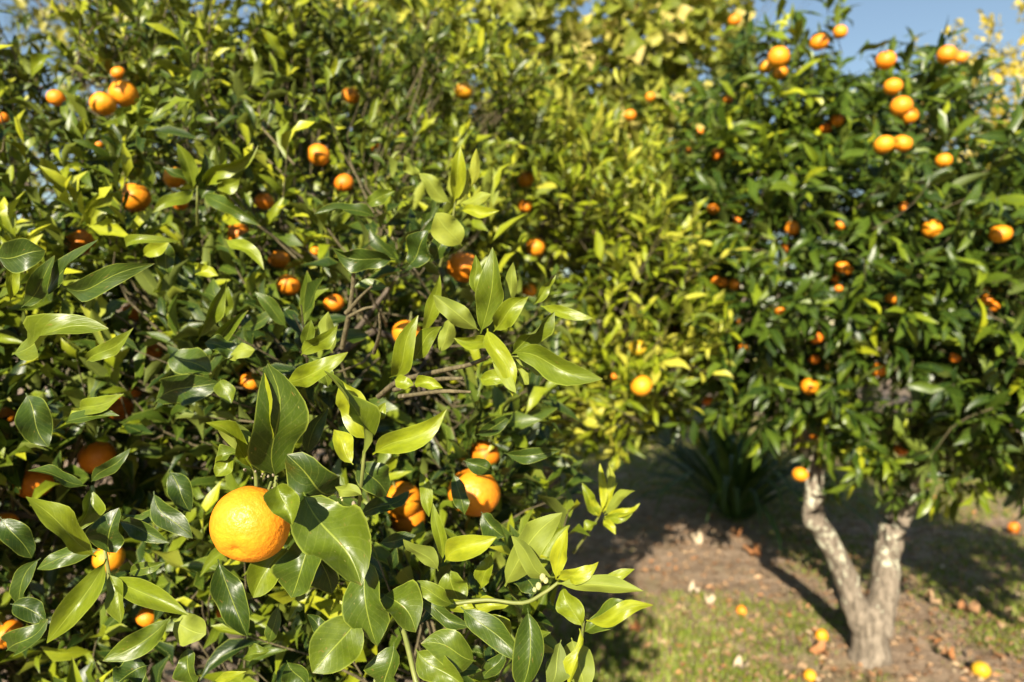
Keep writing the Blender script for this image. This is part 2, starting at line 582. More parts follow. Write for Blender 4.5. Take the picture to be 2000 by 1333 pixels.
def front_depth(ell, px, py):
    best = None
    dr = np.array([(px - 1000) / F, 1.0, -(py - 666.5) / F])
    for c, r in ell:
        o = (np.array([0, 0, CAM_H]) - np.array(c)) / np.array(r)
        q = dr / np.array(r)
        A, B, Cc = q @ q, 2 * o @ q, o @ o - 1
        D = B * B - 4 * A * Cc
        if D > 0:
            t = (-B - math.sqrt(D)) / (2 * A)
            if t > 0.3 and (best is None or t < best):
                best = t
    return best


# crown ellipsoids (centre, radii) in metres
NEAR = [((-1.02, 2.05, 1.20), (1.05, 1.08, 1.05)), ((-0.66, 1.45, 0.93), (0.62, 0.62, 0.52)), ((-0.09, 1.12, 0.86), (0.24, 0.33, 0.30)),
        ((-0.24, 1.32, 1.28), (0.27, 0.42, 0.34)), ((-1.05, 1.45, 1.22), (0.6, 0.5, 0.45)), ((-0.62, 2.10, 1.75), (0.45, 0.5, 0.50)), ((-1.25, 2.15, 2.10), (0.8, 0.6, 0.60)), ((-0.45, 2.35, 1.95), (0.5, 0.5, 0.55))]
MID = [((0.16, 3.2, 1.62), (0.66, 0.9, 0.70)), ((-0.35, 3.3, 1.95), (0.8, 0.85, 0.70)), ((0.40, 2.5, 1.48), (0.24, 0.35, 0.36)), ((0.70, 3.6, 1.6), (0.5, 0.6, 0.7))]
RIGHT = [((1.62, 3.20, 1.72), (0.95, 0.95, 0.82)), ((1.45, 3.15, 2.30), (0.50, 0.6, 0.55)), ((2.05, 3.2, 2.15), (0.62, 0.6, 0.50)),
         ((1.72, 2.42, 1.30), (0.42, 0.42, 0.36)), ((1.05, 2.95, 1.58), (0.34, 0.5, 0.44)), ((2.3, 3.0, 1.3), (0.5, 0.6, 0.5)), ((2.1, 2.75, 1.65), (0.5, 0.5, 0.50)), ((2.25, 1.65, 1.32), (0.5, 0.6, 0.48))]  # last lobe: added out of view for a neighbour tree's shadow on the ground
BROAD = [((0.35, 5.4, 3.3), (1.7, 1.0, 1.15)), ((-0.9, 5.6, 3.6), (1.2, 1.0, 1.0)), ((1.05, 5.2, 3.1), (1.0, 0.8, 0.95))]
OLIVE = [((-3.0, 5.2, 3.5), (1.35, 1.0, 1.3)), ((-2.0, 5.6, 3.0), (0.8, 0.8, 0.9)), ((-4.2, 5.0, 3.2), (1.0, 1.0, 1.3))]
YELLOW = [((4.95, 6.6, 3.1), (0.95, 0.8, 1.15)), ((5.05, 6.4, 3.9), (0.62, 0.6, 0.8)), ((4.55, 6.3, 2.9), (0.5, 0.5, 0.7)), ((5.6, 6.6, 2.2), (1.2, 0.9, 1.0))]

# ------------------------------------------------------------------ mandarins: photo x, y, seen width, tint (ripeness, with shade painted in as redder peel), label
NEAR_FRUIT = [
 (490, 1024, 146, 0.50, 'largest sunlit mandarin in sharp focus at the front of the near tree'),
 (926, 962, 98, 0.45, 'big deep orange mandarin behind leaves right of the sharply focused one'),
 (784, 978, 74, 0.55, 'mandarin half behind upright leaves, upper one of the touching pair right of the focused mandarin'),
 (797, 1012, 66, 0.35, 'reddish mandarin, lower one of the touching pair right of the focused mandarin'),
 (262, 387, 58, 0.60, 'notched looking mandarin under a leaf, left of the arching leaf on the near tree'),
 (563, 557, 44, 0.40, 'dull orange mandarin hanging in the dark hollow in the middle of the near tree'),
 (158, 473, 50, 0.50, 'bright glossy mandarin peeking over a dark pointed leaf at the left edge'),
 (242, 183, 50, 0.60, 'round bright mandarin, largest in the cluster high on the near tree at upper left'),
 (202, 203, 46, 0.65, 'mandarin half covered by a leaf, left neighbour of the round bright one at upper left'),
 (231, 143, 26, 0.40, 'small mandarin just above the round bright one in the upper left cluster'),
 (109, 192, 31, 0.45, 'single small mandarin left of the upper left cluster'),
 (622, 303, 42, 0.50, 'lone round mandarin high in the near tree, left of the pale upright leaves'),
 (342, 347, 42, 0.75, 'yellowish mandarin hidden behind the spread leaf cluster at upper left'),
 (516, 394, 36, 0.40, 'small mandarin right of the spread leaf cluster at upper left'),
 (352, 398, 28, 0.20, 'dark orange scrap of mandarin right below the spread leaf cluster'),
 (465, 460, 46, 0.35, 'shaded mandarin behind a slanting leaf above the dark hollow'),
 (546, 507, 38, 0.50, 'dim mandarin directly above the one in the dark hollow'),
 (652, 592, 38, 0.25, 'very dim reddish mandarin beside the bare forked twig'),
 (489, 746, 40, 0.45, 'sunlit mandarin scrap above the tall broad leaf'),
 (190, 893, 64, 0.35, 'red orange mandarin partly covered by dark leaves at left'),
 (67, 943, 64, 0.30, 'red orange mandarin behind a long leaf close to the left edge, lower part'),
 (232, 797, 50, 0.20, 'deep red orange mandarin in shade under a cupped leaf at left'),
 (262, 766, 24, 0.30, 'tiny bright scrap of mandarin above the shaded one at left'),
 (14, 812, 34, 0.45, 'mandarin cut by the left edge at mid height'),
 (10, 1022, 44, 0.60, 'yellow orange mandarin cut by the left edge, below the red orange one'),
 (302, 686, 32, 0.30, 'dim mandarin behind pale leaves left of centre in the near tree'),
 (257, 611, 34, 0.15, 'very dark orange mandarin deep in the shade of the near tree at left'),
 (213, 1090, 54, 0.65, 'mandarin showing as bright slits between dark leaves, lower left'),
 (287, 1206, 38, 0.45, 'sunlit mandarin scrap above a long leaf at the lower left'),
 (14, 1238, 54, 0.35, 'mandarin cut by the left edge near the bottom corner'),
 (438, 1198, 28, 0.15, 'dark red mandarin scrap below the focused mandarin'),
 (905, 522, 61, 0.35, 'brownish shaded mandarin hanging under dark leaves beside the tall pointed leaf'),
 (795, 652, 56, 0.60, 'mandarin behind a curving leaf near the bare twigs of the near tree'),
 (948, 886, 56, 0.25, 'dark orange mandarin in shade above the big deep orange one'),
 (672, 358, 36, 0.10, 'dark reddish mandarin in shadow below the lone round one'),
 (616, 491, 18, 0.40, 'tiny bright mandarin scrap in the gap above the dark hollow'),
 (4, 231, 24, 0.25, 'small reddish mandarin cut by the upper left edge'),
 (193, 283, 14, 0.30, 'tiny orange fleck of mandarin below the upper left cluster'),
]
MID_FRUIT = [
 (905, 178, 34, 0.85, 'yellow mandarin high in the pale middle tree'),
 (1027, 351, 31, 0.75, 'mandarin in the pale middle tree right of the pale upright leaves'),
 (1026, 404, 24, 0.45, 'dim mandarin right below another in the pale middle tree'),
 (1046, 483, 36, 0.60, 'mandarin of the middle tree right of the dull leaf cluster'),
 (1033, 568, 28, 0.50, 'small bright mandarin above the slender leaf tips of the near sprig'),
 (1246, 680, 33, 0.97, 'greenish yellow mandarin at the low right of the middle tree'),
 (1253, 754, 41, 0.82, 'yellow orange mandarin hanging lowest on the middle tree'),
 (1200, 735, 13, 0.40, 'tiny mandarin left of the lowest yellow orange one'),
 (686, 188, 33, 0.50, 'mandarin broken up by leaves at the top, left of the middle tree'),
 (736, 290, 20, 0.55, 'small mandarin scrap left of the yellow one high in the middle tree'),
 (1231, 226, 22, 0.35, 'small red orange mandarin in yellowing leaves, upper centre right'),
 (1270, 190, 18, 0.40, 'small mandarin scrap just above the red orange one at upper centre right'),
]
RIGHT_FRUIT = [
 (1435, 40, 24, 0.30, 'highest mandarin at the left side of the dark tree'),
 (1600, 83, 34, 0.40, 'mandarin near the crown top, lower left of a paler one against the sky'),
 (1641, 63, 26, 0.60, 'pale mandarin against the sky at the peak of the dark tree'),
 (1521, 112, 40, 0.55, 'biggest mandarin of the cluster of three high in the dark tree'),
 (1496, 130, 28, 0.85, 'yellowest mandarin of the cluster of three high in the dark tree'),
 (1524, 143, 27, 0.65, 'lowest mandarin of the cluster of three high in the dark tree'),
 (1730, 118, 36, 0.45, 'mandarin at the left of the right hand crown top, below the open sky'),
 (1849, 107, 34, 0.45, 'bigger mandarin of the pair against the sky at the right'),
 (1876, 113, 24, 0.55, 'smaller mandarin of the pair against the sky at the right'),
 (1744, 170, 34, 0.60, 'single mandarin above the touching pair in the upper right crown'),
 (1760, 208, 39, 0.50, 'upper mandarin of the touching pair in the upper right crown'),
 (1776, 227, 31, 0.55, 'lower mandarin of the touching pair in the upper right crown'),
 (1727, 283, 37, 0.65, 'left mandarin of the side by side pair in the upper right crown'),
 (1762, 281, 36, 0.55, 'right mandarin of the side by side pair in the upper right crown'),
 (1843, 314, 29, 0.60, 'pointed looking mandarin right of the side by side pair in the upper right crown'),
 (1635, 235, 24, 0.45, 'upper mandarin of the small half hidden pair at the centre of the dark crown'),
 (1612, 251, 22, 0.25, 'lower reddish mandarin of the small half hidden pair at the centre of the dark crown'),
 (1422, 195, 17, 0.30, 'small mandarin alone in the upper left of the dark crown'),
 (1366, 258, 15, 0.30, 'tiny mandarin at the upper left rim of the dark crown'),
 (1345, 296, 13, 0.35, 'tiniest orange fleck at the left rim of the dark crown'),
 (1403, 302, 26, 0.05, 'dark shaded mandarin in the upper left of the dark crown'),
 (1393, 409, 21, 0.35, 'small mandarin at the left of the dark crown at mid height'),
 (1440, 432, 14, 0.15, 'dim tiny mandarin between a small one and a round bright one at mid height'),
 (1547, 446, 27, 0.45, 'round bright mandarin left of centre in the dark crown'),
 (1532, 488, 17, 0.15, 'small red mandarin just below the round bright one in the dark crown'),
 (1641, 441, 19, 0.40, 'mandarin scrap among yellow shoots at the centre of the dark crown'),
 (1764, 404, 18, 0.35, 'mandarin scrap above and left of the bright one on the right'),
 (1820, 448, 35, 0.65, 'bright yellow orange mandarin above a pale leaf at right of the dark crown'),
 (1954, 457, 38, 0.55, 'bright mandarin near the right edge at mid height'),
 (1645, 522, 25, 0.55, 'upper mandarin of the column of small fruits in the middle of the dark crown'),
 (1657, 528, 18, 0.45, 'mandarin touching the upper one of the column in the middle of the dark crown'),
 (1632, 545, 17, 0.20, 'reddish mandarin in the middle of the column in the dark crown'),
 (1638, 564, 15, 0.30, 'lowest mandarin of the column in the middle of the dark crown'),
 (1399, 548, 21, 0.35, 'left mandarin of the row of three low at the left of the dark crown'),
 (1412, 552, 19, 0.35, 'middle mandarin of the row of three low at the left of the dark crown'),
 (1435, 556, 22, 0.50, 'right mandarin of the row of three low at the left of the dark crown'),
 (1743, 583, 23, 0.55, 'mandarin split by a leaf right of the column in the dark crown'),
 (1926, 569, 17, 0.15, 'topmost dim mandarin of the shaded trio near the right edge'),
 (1928, 586, 22, 0.35, 'brightest mandarin of the shaded trio near the right edge'),
 (1941, 599, 20, 0.25, 'lowest mandarin of the shaded trio near the right edge'),
 (1523, 607, 18, 0.45, 'narrow mandarin between leaves below the round bright one'),
 (1437, 628, 15, 0.50, 'small mandarin below the row of three at the left'),
 (1321, 643, 17, 0.40, 'mandarin at the far left lower rim of the dark crown'),
 (1450, 682, 19, 0.30, 'mandarin in deep shade in the lower left of the dark crown'),
 (1594, 660, 24, 0.02, 'very dark mandarin in shade above the bare limb'),
 (1591, 702, 19, 0.20, 'red orange mandarin beside the bare limb at the bottom of the crown'),
 (1717, 723, 27, 0.40, 'sunlit mandarin over the pale gap at the bottom of the dark crown'),
 (1581, 755, 31, 0.60, 'biggest mandarin on the lower left fringe of the dark crown'),
 (1865, 700, 18, 0.05, 'very dim mandarin low at the right of the dark crown'),
 (1382, 783, 20, 0.15, 'red mandarin above the strap leaved plant'),
 (1590, 857, 19, 0.40, 'mandarin hanging over the left limb of the forked trunk'),
 (1760, 878, 25, 0.30, 'mandarin hanging over the right limb of the forked trunk'),
 (1563, 927, 29, 0.65, 'lowest mandarin of the dark tree, touching the left limb'),
]


def fruit_mesh(name, seg, rings, flat, seed):
    V, Fc = [], []
    for i in range(rings + 1):
        th = math.pi * i / rings
        for j in range(seg):
            ph = 2 * math.pi * j / seg
            r = 1.0
            st = math.sin(th)
            z = math.cos(th)
            # dimple at stalk end and a smaller one at the blossom end, faint segments round the stalk
            top = math.exp(-(th / 0.26) ** 2)
            bot = math.exp(-((math.pi - th) / 0.17) ** 2)
            r -= 0.13 * top + 0.11 * bot
            r += 0.016 * math.cos(9 * ph) * math.exp(-((th - 0.3) / 0.3) ** 2)
            q = Vector((st * math.cos(ph), st * math.sin(ph), z))
            r += 0.035 * noise.noise(q * 1.4 + Vector((seed, 0, 0))) + 0.010 * noise.noise(q * 4 + Vector((0, seed, 0)))
            V.append((st * math.cos(ph) * r, st * math.sin(ph) * r, z * r * flat))
    for i in range(rings):
        for j in range(seg):
            j2 = (j + 1) % seg
            Fc.append((i * seg + j, (i + 1) * seg + j, (i + 1) * seg + j2, i * seg + j2))
    return np_mesh(name, V, Fc, M['orange'])


FR_BIG = [fruit_mesh('mandarin', 64, 40, 0.90, 3.1)]
FR = [fruit_mesh('mandarin', 24, 16, f, s) for f, s in ((0.9, 1.0), (0.86, 5.0), (0.93, 9.0), (0.96, 14.0))]


def calyx_mesh():
    V = [(0, 0, 0.03)]
    Fc = []
    n = 10
    for j in range(n):
        a = 2 * math.pi * j / n
        r = 0.20 if j % 2 == 0 else 0.10
        V.append((r * math.cos(a), r * math.sin(a), 0.0 if j % 2 else -0.01))
    for j in range(0, n, 2):
        Fc.append((0, 1 + (j - 1) % n, 1 + j, 1 + (j + 1) % n))
    return np_mesh('calyx', V, Fc, M['stem'])


CALYX = calyx_mesh()
_v, _f = tube_np([(0, 0, -0.02), (0.02, 0.01, 0.35), (0.10, 0.0, 0.8)], [0.06, 0.045, 0.04], 5)
STALK = np_mesh('stalk', _v, _f, M['stem'])
fruit_spots = []


def make_fruit(tbl, ell, group, size, dmin, dmax, dshift):
    for i, (px, py, w, tn, lab) in enumerate(tbl):
        fd = front_depth(ell, px, py)
        d = size * F / w
        if px == 490:
            d = 0.615
        elif fd is not None:
            d = min(max(d, fd + dshift), fd + dshift + 0.22)
            if tn < 0.3: d += 0.06
        d = min(max(d, dmin), dmax)
        rad = 0.5 * w * d / F * 1.04
        me = FR_BIG[0] if w > 90 else FR[i % 4]
        o = bpy.data.objects.new('mandarin', me)
        COL.objects.link(o)
        o.location = P(px, py, d)
        o.scale = (rad,) * 3
        if px == 490:
            o.rotation_euler = Vector((0.108, 0.837, 0.536)).to_track_quat('Z', 'Y').to_euler()
        else:
            o.rotation_euler = (random.uniform(-0.5, 0.3), random.uniform(-0.35, 0.35), random.uniform(0, 6.28))
        o['leaf_tint'] = float(tn)
        tag(o, lab, 'mandarin', group)
        fruit_spots.append((px, py, w * 0.5, d))
        if w >= 20:
            for nm, me2 in (('calyx', CALYX), ('stalk', STALK)):
                c = bpy.data.objects.new(nm, me2)
                COL.objects.link(c)
                c.parent = o
                c.location = (0, 0, 0.80 * (0.90 if w > 90 else 0.9))


# ------------------------------------------------------------------ sharp leaves of the near tree, set one by one
# base x, y, tip x, y, width, depth at base, depth at tip, roll, arch, tint (leaf green, some shadow and highlights painted in), flags (u = underside seen, f = strongly folded, o = ovate)
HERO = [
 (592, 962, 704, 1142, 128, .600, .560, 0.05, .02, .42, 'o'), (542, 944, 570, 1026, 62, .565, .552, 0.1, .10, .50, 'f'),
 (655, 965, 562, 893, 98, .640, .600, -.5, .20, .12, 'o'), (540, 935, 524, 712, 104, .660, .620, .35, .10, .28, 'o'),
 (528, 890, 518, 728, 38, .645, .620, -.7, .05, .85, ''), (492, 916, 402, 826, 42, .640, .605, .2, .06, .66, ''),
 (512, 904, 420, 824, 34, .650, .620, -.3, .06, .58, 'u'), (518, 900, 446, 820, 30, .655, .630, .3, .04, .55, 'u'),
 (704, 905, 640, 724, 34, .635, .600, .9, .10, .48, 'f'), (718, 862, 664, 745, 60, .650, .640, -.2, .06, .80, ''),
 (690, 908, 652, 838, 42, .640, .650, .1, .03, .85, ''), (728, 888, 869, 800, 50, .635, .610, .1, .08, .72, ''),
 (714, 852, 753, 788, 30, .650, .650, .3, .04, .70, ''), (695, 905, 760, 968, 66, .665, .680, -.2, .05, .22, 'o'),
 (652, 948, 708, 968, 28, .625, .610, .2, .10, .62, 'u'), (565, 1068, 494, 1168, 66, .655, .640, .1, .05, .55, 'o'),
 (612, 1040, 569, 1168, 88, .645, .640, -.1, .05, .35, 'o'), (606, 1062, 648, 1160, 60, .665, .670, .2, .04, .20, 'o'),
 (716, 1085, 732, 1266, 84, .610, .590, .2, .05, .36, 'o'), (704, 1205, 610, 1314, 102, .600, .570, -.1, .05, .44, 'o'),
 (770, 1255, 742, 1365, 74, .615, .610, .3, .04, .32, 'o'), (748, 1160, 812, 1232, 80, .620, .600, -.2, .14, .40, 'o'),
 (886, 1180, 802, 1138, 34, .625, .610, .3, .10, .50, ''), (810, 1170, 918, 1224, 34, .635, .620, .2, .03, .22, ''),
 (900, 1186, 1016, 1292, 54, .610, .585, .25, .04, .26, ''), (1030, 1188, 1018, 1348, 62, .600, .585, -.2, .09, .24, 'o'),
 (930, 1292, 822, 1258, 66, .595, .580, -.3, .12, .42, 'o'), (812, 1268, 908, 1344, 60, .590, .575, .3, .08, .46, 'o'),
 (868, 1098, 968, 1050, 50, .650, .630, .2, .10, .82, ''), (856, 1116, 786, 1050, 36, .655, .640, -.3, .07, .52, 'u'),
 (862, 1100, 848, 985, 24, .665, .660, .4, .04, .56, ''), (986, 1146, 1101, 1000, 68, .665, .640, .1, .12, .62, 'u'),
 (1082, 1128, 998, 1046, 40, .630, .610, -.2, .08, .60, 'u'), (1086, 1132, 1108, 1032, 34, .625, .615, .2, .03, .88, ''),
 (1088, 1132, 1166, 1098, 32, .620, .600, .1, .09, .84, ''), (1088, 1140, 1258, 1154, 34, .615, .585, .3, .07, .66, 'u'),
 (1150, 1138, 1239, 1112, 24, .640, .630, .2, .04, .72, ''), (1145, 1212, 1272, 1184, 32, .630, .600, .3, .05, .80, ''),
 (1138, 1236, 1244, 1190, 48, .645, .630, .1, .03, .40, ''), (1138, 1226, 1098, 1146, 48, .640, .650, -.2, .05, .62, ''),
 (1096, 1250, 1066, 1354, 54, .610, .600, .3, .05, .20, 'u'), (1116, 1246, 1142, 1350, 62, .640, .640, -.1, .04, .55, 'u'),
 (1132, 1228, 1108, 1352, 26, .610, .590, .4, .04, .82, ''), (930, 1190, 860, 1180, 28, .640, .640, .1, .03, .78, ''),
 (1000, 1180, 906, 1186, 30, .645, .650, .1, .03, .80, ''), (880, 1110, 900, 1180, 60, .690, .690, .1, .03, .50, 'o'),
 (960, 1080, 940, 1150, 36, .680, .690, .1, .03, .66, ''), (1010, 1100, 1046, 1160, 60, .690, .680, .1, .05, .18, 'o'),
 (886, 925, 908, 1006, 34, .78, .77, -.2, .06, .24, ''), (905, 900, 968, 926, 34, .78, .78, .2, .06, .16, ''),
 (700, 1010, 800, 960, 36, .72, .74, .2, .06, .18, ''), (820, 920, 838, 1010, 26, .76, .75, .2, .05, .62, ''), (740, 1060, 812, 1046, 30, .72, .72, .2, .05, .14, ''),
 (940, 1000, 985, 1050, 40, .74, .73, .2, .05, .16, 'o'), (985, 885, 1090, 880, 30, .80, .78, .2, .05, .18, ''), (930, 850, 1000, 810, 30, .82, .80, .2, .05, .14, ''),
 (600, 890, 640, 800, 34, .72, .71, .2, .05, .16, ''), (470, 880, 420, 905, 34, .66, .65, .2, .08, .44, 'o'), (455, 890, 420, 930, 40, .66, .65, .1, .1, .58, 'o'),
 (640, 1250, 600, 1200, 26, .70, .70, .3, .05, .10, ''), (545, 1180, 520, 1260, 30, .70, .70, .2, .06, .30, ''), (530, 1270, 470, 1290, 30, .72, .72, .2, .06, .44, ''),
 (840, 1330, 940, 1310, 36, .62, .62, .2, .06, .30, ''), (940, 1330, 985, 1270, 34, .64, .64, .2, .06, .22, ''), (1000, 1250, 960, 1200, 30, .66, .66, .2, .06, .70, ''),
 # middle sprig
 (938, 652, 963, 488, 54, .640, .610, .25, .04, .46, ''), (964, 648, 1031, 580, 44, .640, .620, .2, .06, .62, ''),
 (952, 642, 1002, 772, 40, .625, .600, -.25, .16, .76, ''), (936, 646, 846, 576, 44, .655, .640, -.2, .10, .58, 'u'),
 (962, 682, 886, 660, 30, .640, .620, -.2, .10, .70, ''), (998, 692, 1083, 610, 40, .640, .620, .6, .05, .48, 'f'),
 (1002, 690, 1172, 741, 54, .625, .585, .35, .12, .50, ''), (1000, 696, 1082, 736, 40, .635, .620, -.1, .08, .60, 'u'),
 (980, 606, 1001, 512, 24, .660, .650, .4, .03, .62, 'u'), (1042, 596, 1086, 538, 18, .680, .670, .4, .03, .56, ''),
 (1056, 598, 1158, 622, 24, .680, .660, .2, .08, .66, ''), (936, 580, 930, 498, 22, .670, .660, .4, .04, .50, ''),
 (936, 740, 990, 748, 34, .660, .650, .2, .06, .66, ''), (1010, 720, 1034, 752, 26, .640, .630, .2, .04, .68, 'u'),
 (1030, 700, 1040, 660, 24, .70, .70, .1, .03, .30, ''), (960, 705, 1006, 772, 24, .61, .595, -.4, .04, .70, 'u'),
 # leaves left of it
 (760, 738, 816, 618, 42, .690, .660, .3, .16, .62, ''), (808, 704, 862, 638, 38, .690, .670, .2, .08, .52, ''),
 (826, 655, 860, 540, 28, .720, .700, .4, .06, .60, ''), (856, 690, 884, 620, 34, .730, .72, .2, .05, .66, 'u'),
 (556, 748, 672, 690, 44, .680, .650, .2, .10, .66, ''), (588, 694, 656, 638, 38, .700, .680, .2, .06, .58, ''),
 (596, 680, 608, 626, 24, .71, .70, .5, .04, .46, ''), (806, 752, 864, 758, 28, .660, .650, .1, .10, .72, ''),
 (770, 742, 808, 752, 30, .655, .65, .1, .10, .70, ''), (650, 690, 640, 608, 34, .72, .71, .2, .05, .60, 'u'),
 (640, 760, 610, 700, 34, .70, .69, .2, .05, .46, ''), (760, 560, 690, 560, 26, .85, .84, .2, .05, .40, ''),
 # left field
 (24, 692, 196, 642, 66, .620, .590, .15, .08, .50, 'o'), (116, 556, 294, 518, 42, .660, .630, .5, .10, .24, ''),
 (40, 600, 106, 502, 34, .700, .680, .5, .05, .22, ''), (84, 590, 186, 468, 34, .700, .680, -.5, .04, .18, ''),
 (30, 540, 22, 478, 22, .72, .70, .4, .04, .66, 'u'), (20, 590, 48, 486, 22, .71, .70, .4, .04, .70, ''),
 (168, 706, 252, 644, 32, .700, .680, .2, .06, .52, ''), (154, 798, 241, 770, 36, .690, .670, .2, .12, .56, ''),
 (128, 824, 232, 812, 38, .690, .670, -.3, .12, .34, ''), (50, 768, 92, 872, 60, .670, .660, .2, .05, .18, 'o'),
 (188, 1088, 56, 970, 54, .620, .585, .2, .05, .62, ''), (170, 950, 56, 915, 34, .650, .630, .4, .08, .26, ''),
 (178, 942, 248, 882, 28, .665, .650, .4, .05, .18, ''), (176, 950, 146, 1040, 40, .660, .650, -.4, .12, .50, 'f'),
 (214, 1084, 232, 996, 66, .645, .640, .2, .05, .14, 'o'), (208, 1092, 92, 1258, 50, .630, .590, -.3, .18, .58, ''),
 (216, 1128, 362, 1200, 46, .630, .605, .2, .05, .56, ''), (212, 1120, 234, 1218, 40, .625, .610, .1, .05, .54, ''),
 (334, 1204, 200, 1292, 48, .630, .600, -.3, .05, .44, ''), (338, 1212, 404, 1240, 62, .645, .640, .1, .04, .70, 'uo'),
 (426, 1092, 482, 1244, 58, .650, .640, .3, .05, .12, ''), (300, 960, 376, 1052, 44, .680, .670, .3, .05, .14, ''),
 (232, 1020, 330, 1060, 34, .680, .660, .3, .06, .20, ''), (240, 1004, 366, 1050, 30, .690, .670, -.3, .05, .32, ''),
 (196, 1075, 70, 1112, 40, .650, .640, -.1, .06, .34, ''), (252, 1120, 318, 1098, 26, .69, .68, .1, .05, .40, ''),
 (330, 920, 370, 1000, 46, .71, .70, .2, .05, .10, 'o'), (20, 1180, 90, 1215, 44, .66, .66, .1, .05, .10, 'o'),
 (0, 1010, 60, 1090, 50, .66, .66, .1, .05, .12, 'o'), (80, 1090, 30, 1190, 40, .68, .68, .1, .05, .16, ''),
 (12, 1272, 92, 1210, 52, .64, .63, .2, .08, .24, 'o'), (-10, 500, 90, 490, 66, .62, .62, .2, .04, .16, 'o'),
 (290, 1300, 222, 1340, 70, .64, .62, .2, .04, .14, 'o'), (366, 1262, 380, 1340, 44, .66, .66, .2, .04, .36, ''),
 (420, 1330, 472, 1312, 20, .62, .60, .1, .04, .78, ''), (560, 1290, 600, 1350, 50, .68, .68, .2, .04, .22, ''),
 # higher, softer leaves
 (376, 372, 346, 280, 30, 1.00, .97, .3, .05, .52, ''), (384, 366, 400, 298, 28, 1.00, .99, .6, .05, .18, ''),
 (398, 368, 500, 288, 30, 1.00, .96, .4, .08, .60, 'f'), (378, 372, 298, 416, 28, .98, .94, -.2, .14, .56, ''),
 (400, 380, 500, 438, 30, .99, .95, .3, .12, .30, ''), (392, 392, 420, 330, 34, 1.0, 1.0, .1, .04, .16, 'o'),
 (380, 366, 318, 326, 18, 1.0, .98, .4, .08, .20, ''), (424, 372, 466, 350, 34, .98, .97, .2, .04, .60, ''),
 (440, 468, 510, 524, 28, .90, .87, .2, .05, .66, ''), (250, 478, 348, 472, 22, .86, .84, .2, .40, .58, ''),
 (738, 428, 616, 412, 30, .92, .88, .3, .08, .20, ''), (770, 508, 650, 488, 44, .80, .78, -.4, .08, .16, 'o'),
 (796, 520, 836, 452, 54, .82, .80, .1, .05, .12, 'o'), (848, 510, 876, 456, 40, .84, .83, .1, .05, .24, 'o'),
 (902, 480, 850, 416, 62, .80, .78, .1, .10, .80, 'uo'), (886, 396, 902, 288, 30, .88, .85, .5, .06, .78, ''),
 (916, 372, 930, 290, 20, .88, .86, .3, .05, 1.0, 'u'), (888, 404, 918, 326, 20, .88, .87, .4, .05, .92, 'u'),
 (898, 396, 960, 380, 28, .87, .85, .1, .14, .80, 'u'), (900, 412, 976, 412, 26, .87, .85, .1, .12, .82, ''),
 (822, 344, 788, 304, 26, .90, .88, .1, .1, .68, 'u'), (880, 396, 816, 340, 34, .90, .88, .1, .10, .70, 'u'),
 (716, 398, 770, 374, 30, .92, .90, .2, .12, .44, ''), (386, 664, 442, 548, 26, .86, .83, .5, .05, .50, 'f'),
 (414, 694, 484, 608, 26, .84, .81, .5, .05, .42, 'f'), (440, 620, 446, 560, 20, .88, .87, .3, .04, .5, ''),
 (280, 500, 330, 470, 30, .88, .87, .1, .05, .76, ''), (330, 540, 322, 468, 34, .90, .89, .2, .05, .22, ''),
 (380, 520, 424, 538, 28, .90, .89, .2, .05, .82, ''), (560, 640, 500, 570, 30, .92, .9, .2, .05, .34, ''),
 (470, 640, 560, 600, 26, .94, .92, .2, .08, .24, ''), (470, 690, 400, 670, 40, .78, .77, .2, .05, .16, 'o'),
 (440, 700, 500, 684, 34, .78, .77, .1, .1, .72, 'u'), (430, 740, 452, 790, 36, .78, .77, .1, .05, .48, 'o'),
 (330, 690, 410, 730, 60, .80, .79, .2, .05, .30, 'o'), (300, 790, 430, 748, 60, .80, .78, .3, .05, .14, 'o'),
 (560, 120, 520, 60, 22, 1.6, 1.55, .3, .1, .7, ''), (110, 110, 60, 150, 24, 1.5, 1.48, .3, .2, .6, ''),
 (1174, 1000, 1172, 906, 17, .92, .92, .2, .03, .9, ''), (1178, 1000, 1188, 906, 16, .93, .92, .2, .03, .95, 'u'),
 (1178, 1002, 1206, 944, 20, .93, .92, .2, .04, .9, ''), (1180, 1006, 1242, 958, 20, .93, .9, .2, .06, .72, 'u'),
 (1180, 1010, 1248, 984, 18, .92, .9, .2, .05, .9, ''), (1178, 1014, 1236, 1000, 20, .92, .9, .2, .05, .66, ''),
 (1178, 1016, 1202, 1044, 18, .92, .9, .2, .10, .86, ''), (1170, 1010, 1138, 944, 24, .93, .92, .2, .10, .6, ''),
 (1170, 1012, 1150, 960, 18, .93, .92, .2, .10, .84, ''), (1166, 1020, 1140, 1040, 22, .93, .92, .2, .1, .6, ''),
]
hero_caps = []


